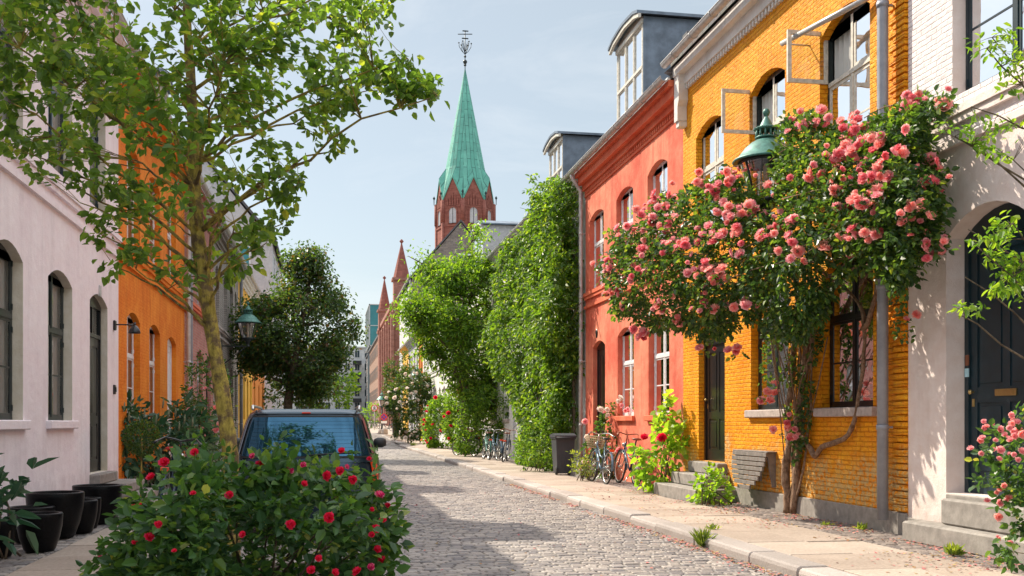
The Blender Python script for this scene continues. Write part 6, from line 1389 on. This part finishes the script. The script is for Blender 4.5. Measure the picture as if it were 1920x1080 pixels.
# fallen petals, leaves and grit
n = 4200; x = np.concatenate([6.35-np.abs(rng.normal(0,.75,n)), 4.0-np.abs(rng.normal(0,.09,1800)), rng.uniform(1.0,4.0,220)]); y = np.concatenate([rng.uniform(7.5,19,n), rng.uniform(8,22,1800), rng.uniform(8,20,220)]); z = np.where(x > 4.3, .103, .004)
Pp = np.stack([x,y,z], axis=1); keep = np.array([noise.noise(Vector((a*1.3,b*1.0,3.3))) > -.12 for a, b, c in Pp]); Pp = Pp[keep]; D = rng.normal(size=Pp.shape); D[:,2] *= .15
V, Q = leaf_arrays(Pp, D, rng.uniform(.018,.042,len(Pp)), wr=.8, fold=.05, curl=.1, nrm=np.tile(np.array([0,0,3.0]), (len(Pp),1))); tag(np_mesh('fallen_petals', V, Q, 'petals'), 'scattered pink and brown petals on pavement and gutter', 'petals', kind='stuff')
# ---- left side plants
root, P = bush('broad_leaved_shrub', 'dark broad leaved shrub with pale flower spikes against the orange house', 'shrub', [(224,900),(224,810),(232,770),(262,765),(290,772),(312,752),(335,770),(372,775),(388,800),(392,840),(385,880),(330,905),(270,910)], 1250, lambda x, y: np.interp(x, [220,390], [18.2,21]), .7, .20, 'lf_hyd', stems=22, R=45, gap=.3, gscale=1.6, wr=.5, curl=.4)
m = MB()
for (px, py) in ((241,790),(270,783),(305,765),(315,785),(328,782),(292,795),(345,795),(360,800),(232,772),(335,808),(258,800)):
    q = W(px, py, 17.6); m = MB(); m.tube([q, q+Vector((.01,0,.08)), q+Vector((.015,0,.17))], [.012,.018,.005], 7); m.build('flower_spike', 'lf_grey', root, fix=False)
tp = thing('topiary_ball_tree', 'clipped ball tree on a thin pale stem beside the broad leaved shrub', 'topiary', (W(264,900,15.6).x, W(264,900,15.6).y, .1))
C_ = W(266,822,15.6); n = 1500; u = unit(rng.normal(size=(n,3)))*rng.uniform(.2,.27,(n,1)); leaves_obj('crown', u+np.array(C_), u+rng.normal(size=u.shape)*.1, rng.uniform(.03,.055,n), 'lf_dark', tp, nrm=u*3)
m = MB(); q = tp.location.copy(); m.tube([q, q.lerp(C_,.5), C_], .012, 8); m.build('trunk', 'bark', tp)
root, P = bush('rose_shrub', 'rose shrub with small pink blooms behind the lichen covered trunk', 'shrub', [(340,800),(338,740),(352,700),(372,672),(400,660),(420,690),(432,720),(430,800),(420,880),(380,880)], 2000, K(22.5), .7, .085, 'lf_rose', stems=20, R=40, gap=.36, gscale=2)
add_blooms(root, [W(x,y,21.6) for x,y in ((385,728),(357,729),(379,777),(354,768),(403,764),(412,795),(429,732),(430,766),(405,806),(396,790),(424,800))], .07, ['bl_soft','bl_pink'], 30, (1,1))
root, P = bush('acanthus_plant', 'jagged grey green leaves of a plant at the left edge', 'plant', [(-60,1070),(-60,900),(-20,875),(18,882),(28,960),(10,1000),(20,1025),(0,1040)], 110, K(9.3), .3, .21, 'lf_hyd', stems=8, R=40, gap=0, wr=.36, curl=.5)
# ---- dark tree on the left and garden beyond
dt = thing('maple_tree', 'dense dark street tree with reddish lower leaves behind the car', 'tree', (W(545,770,38).x, 37, 0))
x0 = W(545,770,38).x
T = [Vector((x0, 37.4, 0)), W(540,760,38), W(545,720,38), W(552,680,38), W(560,630,38), W(570,580,38), W(580,530,38), W(585,490,38)]
poly = [(425,600),(455,590),(450,570),(500,555),(530,540),(540,480),(575,462),(600,475),(608,510),(628,530),(645,575),(660,590),(672,640),(668,690),(640,700),(625,745),(590,765),(560,740),(535,720),(500,735),(480,705),(455,700),(452,660),(430,650),(440,625)]
cl = vol_sample(poly, 900, lambda x, y: 38+0*x, 2.3, 60, .44, .9, zmin=1.2)
lim = [W(a, b, c_+10) for a, b, c_ in ((440,610,27),(470,680,28),(500,570,29),(545,480,28),(590,480,28),(630,560,27.5),(665,630,28.5),(640,690,28),(600,740,27.5),(530,700,29),(560,560,26.8),(480,640,27))]
grow(dt, T, [.2,.17,.15,.13,.11,.09,.06,.04], lim, cl, 28, .14, 'lf_dark', 'barkd', sig=.23, twr=.008, wr=.6, lift=.2, limb_r=.4)
for (nm, lb, pl, d, n, ls, mt) in (('garden_tree','green garden tree behind the dark street tree',[(500,800),(490,740),(520,700),(580,690),(640,700),(655,740),(640,800)],58,1300,.24,'lf_dark'),
                       ('garden_tree','loose green tree beside the pale concrete block',[(590,790),(600,720),(640,700),(664,690),(668,720),(650,770),(640,800)],72,900,.28,'lf_loc')):
    root, P = bush(nm, lb, 'tree', pl, n, K(d), 2.0, ls, mt, group='trees in the garden beyond the left row', R=40, gap=.4, gscale=.6, stems=10, zmin=.1)
hg = thing('garden_railing', 'dark garden railing seen under the left trees', 'railing', (-2.5, 60, 0)); m = MB()
for z in (.3,.9,1.5): m.box(-4.6,-1.6,60,60.04,z,z+.05)
for i in range(22): m.box(-4.6+i*.14,-4.57+i*.14,60,60.03,0,1.7)
m.build('bars', 'lampdark', hg)
# far parked bicycles near the hall, drawn small
for i, (px, d) in enumerate(((707,118),(712,116),(735,104))):
    P = W(px, 800, d); o = dup(b2, (P.x, P.y, gz(P.y)), math.radians(70+20*i)); tag(o, ['bicycle parked by the yellow green shrub near the hall','second bicycle by the yellow green shrub, a little nearer','lone bicycle before the brick hall'][i], group='tiny bicycles near the brick hall')
o = None
P = W(742, 800, 84); r = thing('wheelie_bin', 'dark wheelie bin at the far end of the right row', 'bin', (P.x, P.y, gz(P.y))); m = MB(); q = gz(P.y); m.add([(P.x-.25,P.y-.28,q+.08),(P.x+.25,P.y-.28,q+.08),(P.x+.25,P.y+.28,q+.08),(P.x-.25,P.y+.28,q+.08),(P.x-.3,P.y-.34,q+1.05),(P.x+.3,P.y-.34,q+1.05),(P.x+.3,P.y+.34,q+1.05),(P.x-.3,P.y+.34,q+1.05)], [(0,3,2,1),(0,1,5,4),(1,2,6,5),(2,3,7,6),(3,0,4,7),(4,5,6,7)]); m.build('bin_body', 'binp', r); m = MB(); m.prism([(P.y-.38,q+1.052),(P.y+.38,q+1.052),(P.y+.3,q+1.16),(P.y-.3,q+1.14)], P.x-.33, P.x+.33, 'x'); m.build('lid', 'binp', r)
# ================================================================== LIGHT, SKY, CAMERA
EL, AZ = math.radians(44), math.radians(38)
SUN = Vector((-math.sin(AZ)*math.cos(EL), math.cos(AZ)*math.cos(EL), math.sin(EL)))
sl = bpy.data.lights.new('sun', 'SUN'); sl.energy = 3.6; sl.angle = math.radians(.5); sl.color = (1, .89, .72)
so = bpy.data.objects.new('sun', sl); COL.objects.link(so); so.rotation_euler = (-SUN).to_track_quat('-Z', 'Y').to_euler(); so.location = (-20, 20, 30)
w = bpy.data.worlds.new('World'); scene.world = w; w.use_nodes = True; nt = w.node_tree; nt.nodes.clear()
out = nt.nodes.new('ShaderNodeOutputWorld'); bg = nt.nodes.new('ShaderNodeBackground'); sky = nt.nodes.new('ShaderNodeTexSky')
sky.sky_type = 'NISHITA'; sky.sun_disc = False; sky.sun_elevation = EL; sky.sun_rotation = -AZ; sky.air_density = 1.0; sky.dust_density = 1.0; sky.ozone_density = 1.0
tc = nt.nodes.new('ShaderNodeTexCoord'); mp = nt.nodes.new('ShaderNodeMapping'); mp.inputs['Scale'].default_value = (1.2, 1.2, 6.0); L(nt, tc.outputs['Generated'], mp.inputs[0])
cn = noise_n(nt, mp.outputs[0], 2.3, 9, .62); cn.inputs['Distortion'].default_value = .6
cf = ramp(nt, cn.outputs[0], [(.44,(0,0,0)),(.75,(1,1,1))])
c = mix(nt, .68, sky.outputs[0], (2.8,3.05,2.95))
c = mix(nt, mathn(nt, 'MULTIPLY', cf.outputs[0], .35), c, (5.2,5.3,5.4))                 # thin high cloud
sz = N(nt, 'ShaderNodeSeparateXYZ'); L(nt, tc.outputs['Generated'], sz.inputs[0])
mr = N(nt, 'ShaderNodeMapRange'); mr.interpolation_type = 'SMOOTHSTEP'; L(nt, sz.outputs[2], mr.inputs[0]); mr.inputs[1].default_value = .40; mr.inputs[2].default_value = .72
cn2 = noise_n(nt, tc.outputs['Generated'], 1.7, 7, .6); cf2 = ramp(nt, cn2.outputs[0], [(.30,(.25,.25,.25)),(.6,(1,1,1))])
c = mix(nt, mathn(nt, 'MULTIPLY', mr.outputs[0], cf2.outputs[0]), c, (11.5,11.6,12.0))   # unseen white cloud overhead, added to brighten the shaded side
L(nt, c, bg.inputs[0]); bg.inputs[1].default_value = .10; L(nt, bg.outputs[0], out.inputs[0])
cam = bpy.data.cameras.new('camera'); co = bpy.data.objects.new('camera', cam); COL.objects.link(co); scene.camera = co
co.location = (0, 0, H0); co.rotation_euler = (PI/2, 0, -A); cam.sensor_width = 36; cam.lens = F/1920*36; cam.shift_y = (HY-540)/1920; cam.clip_end = 4000; cam.clip_start = .05
scene.view_settings.view_transform = 'Standard'; scene.view_settings.look = 'None'; scene.view_settings.exposure = 1.08; scene.view_settings.gamma = 1
scene.render.resolution_x, scene.render.resolution_y = 1920, 1080
scene.render.engine = 'CYCLES'; scene.cycles.max_bounces = 10; scene.cycles.diffuse_bounces = 8; scene.cycles.transparent_max_bounces = 16; scene.cycles.use_denoising = True
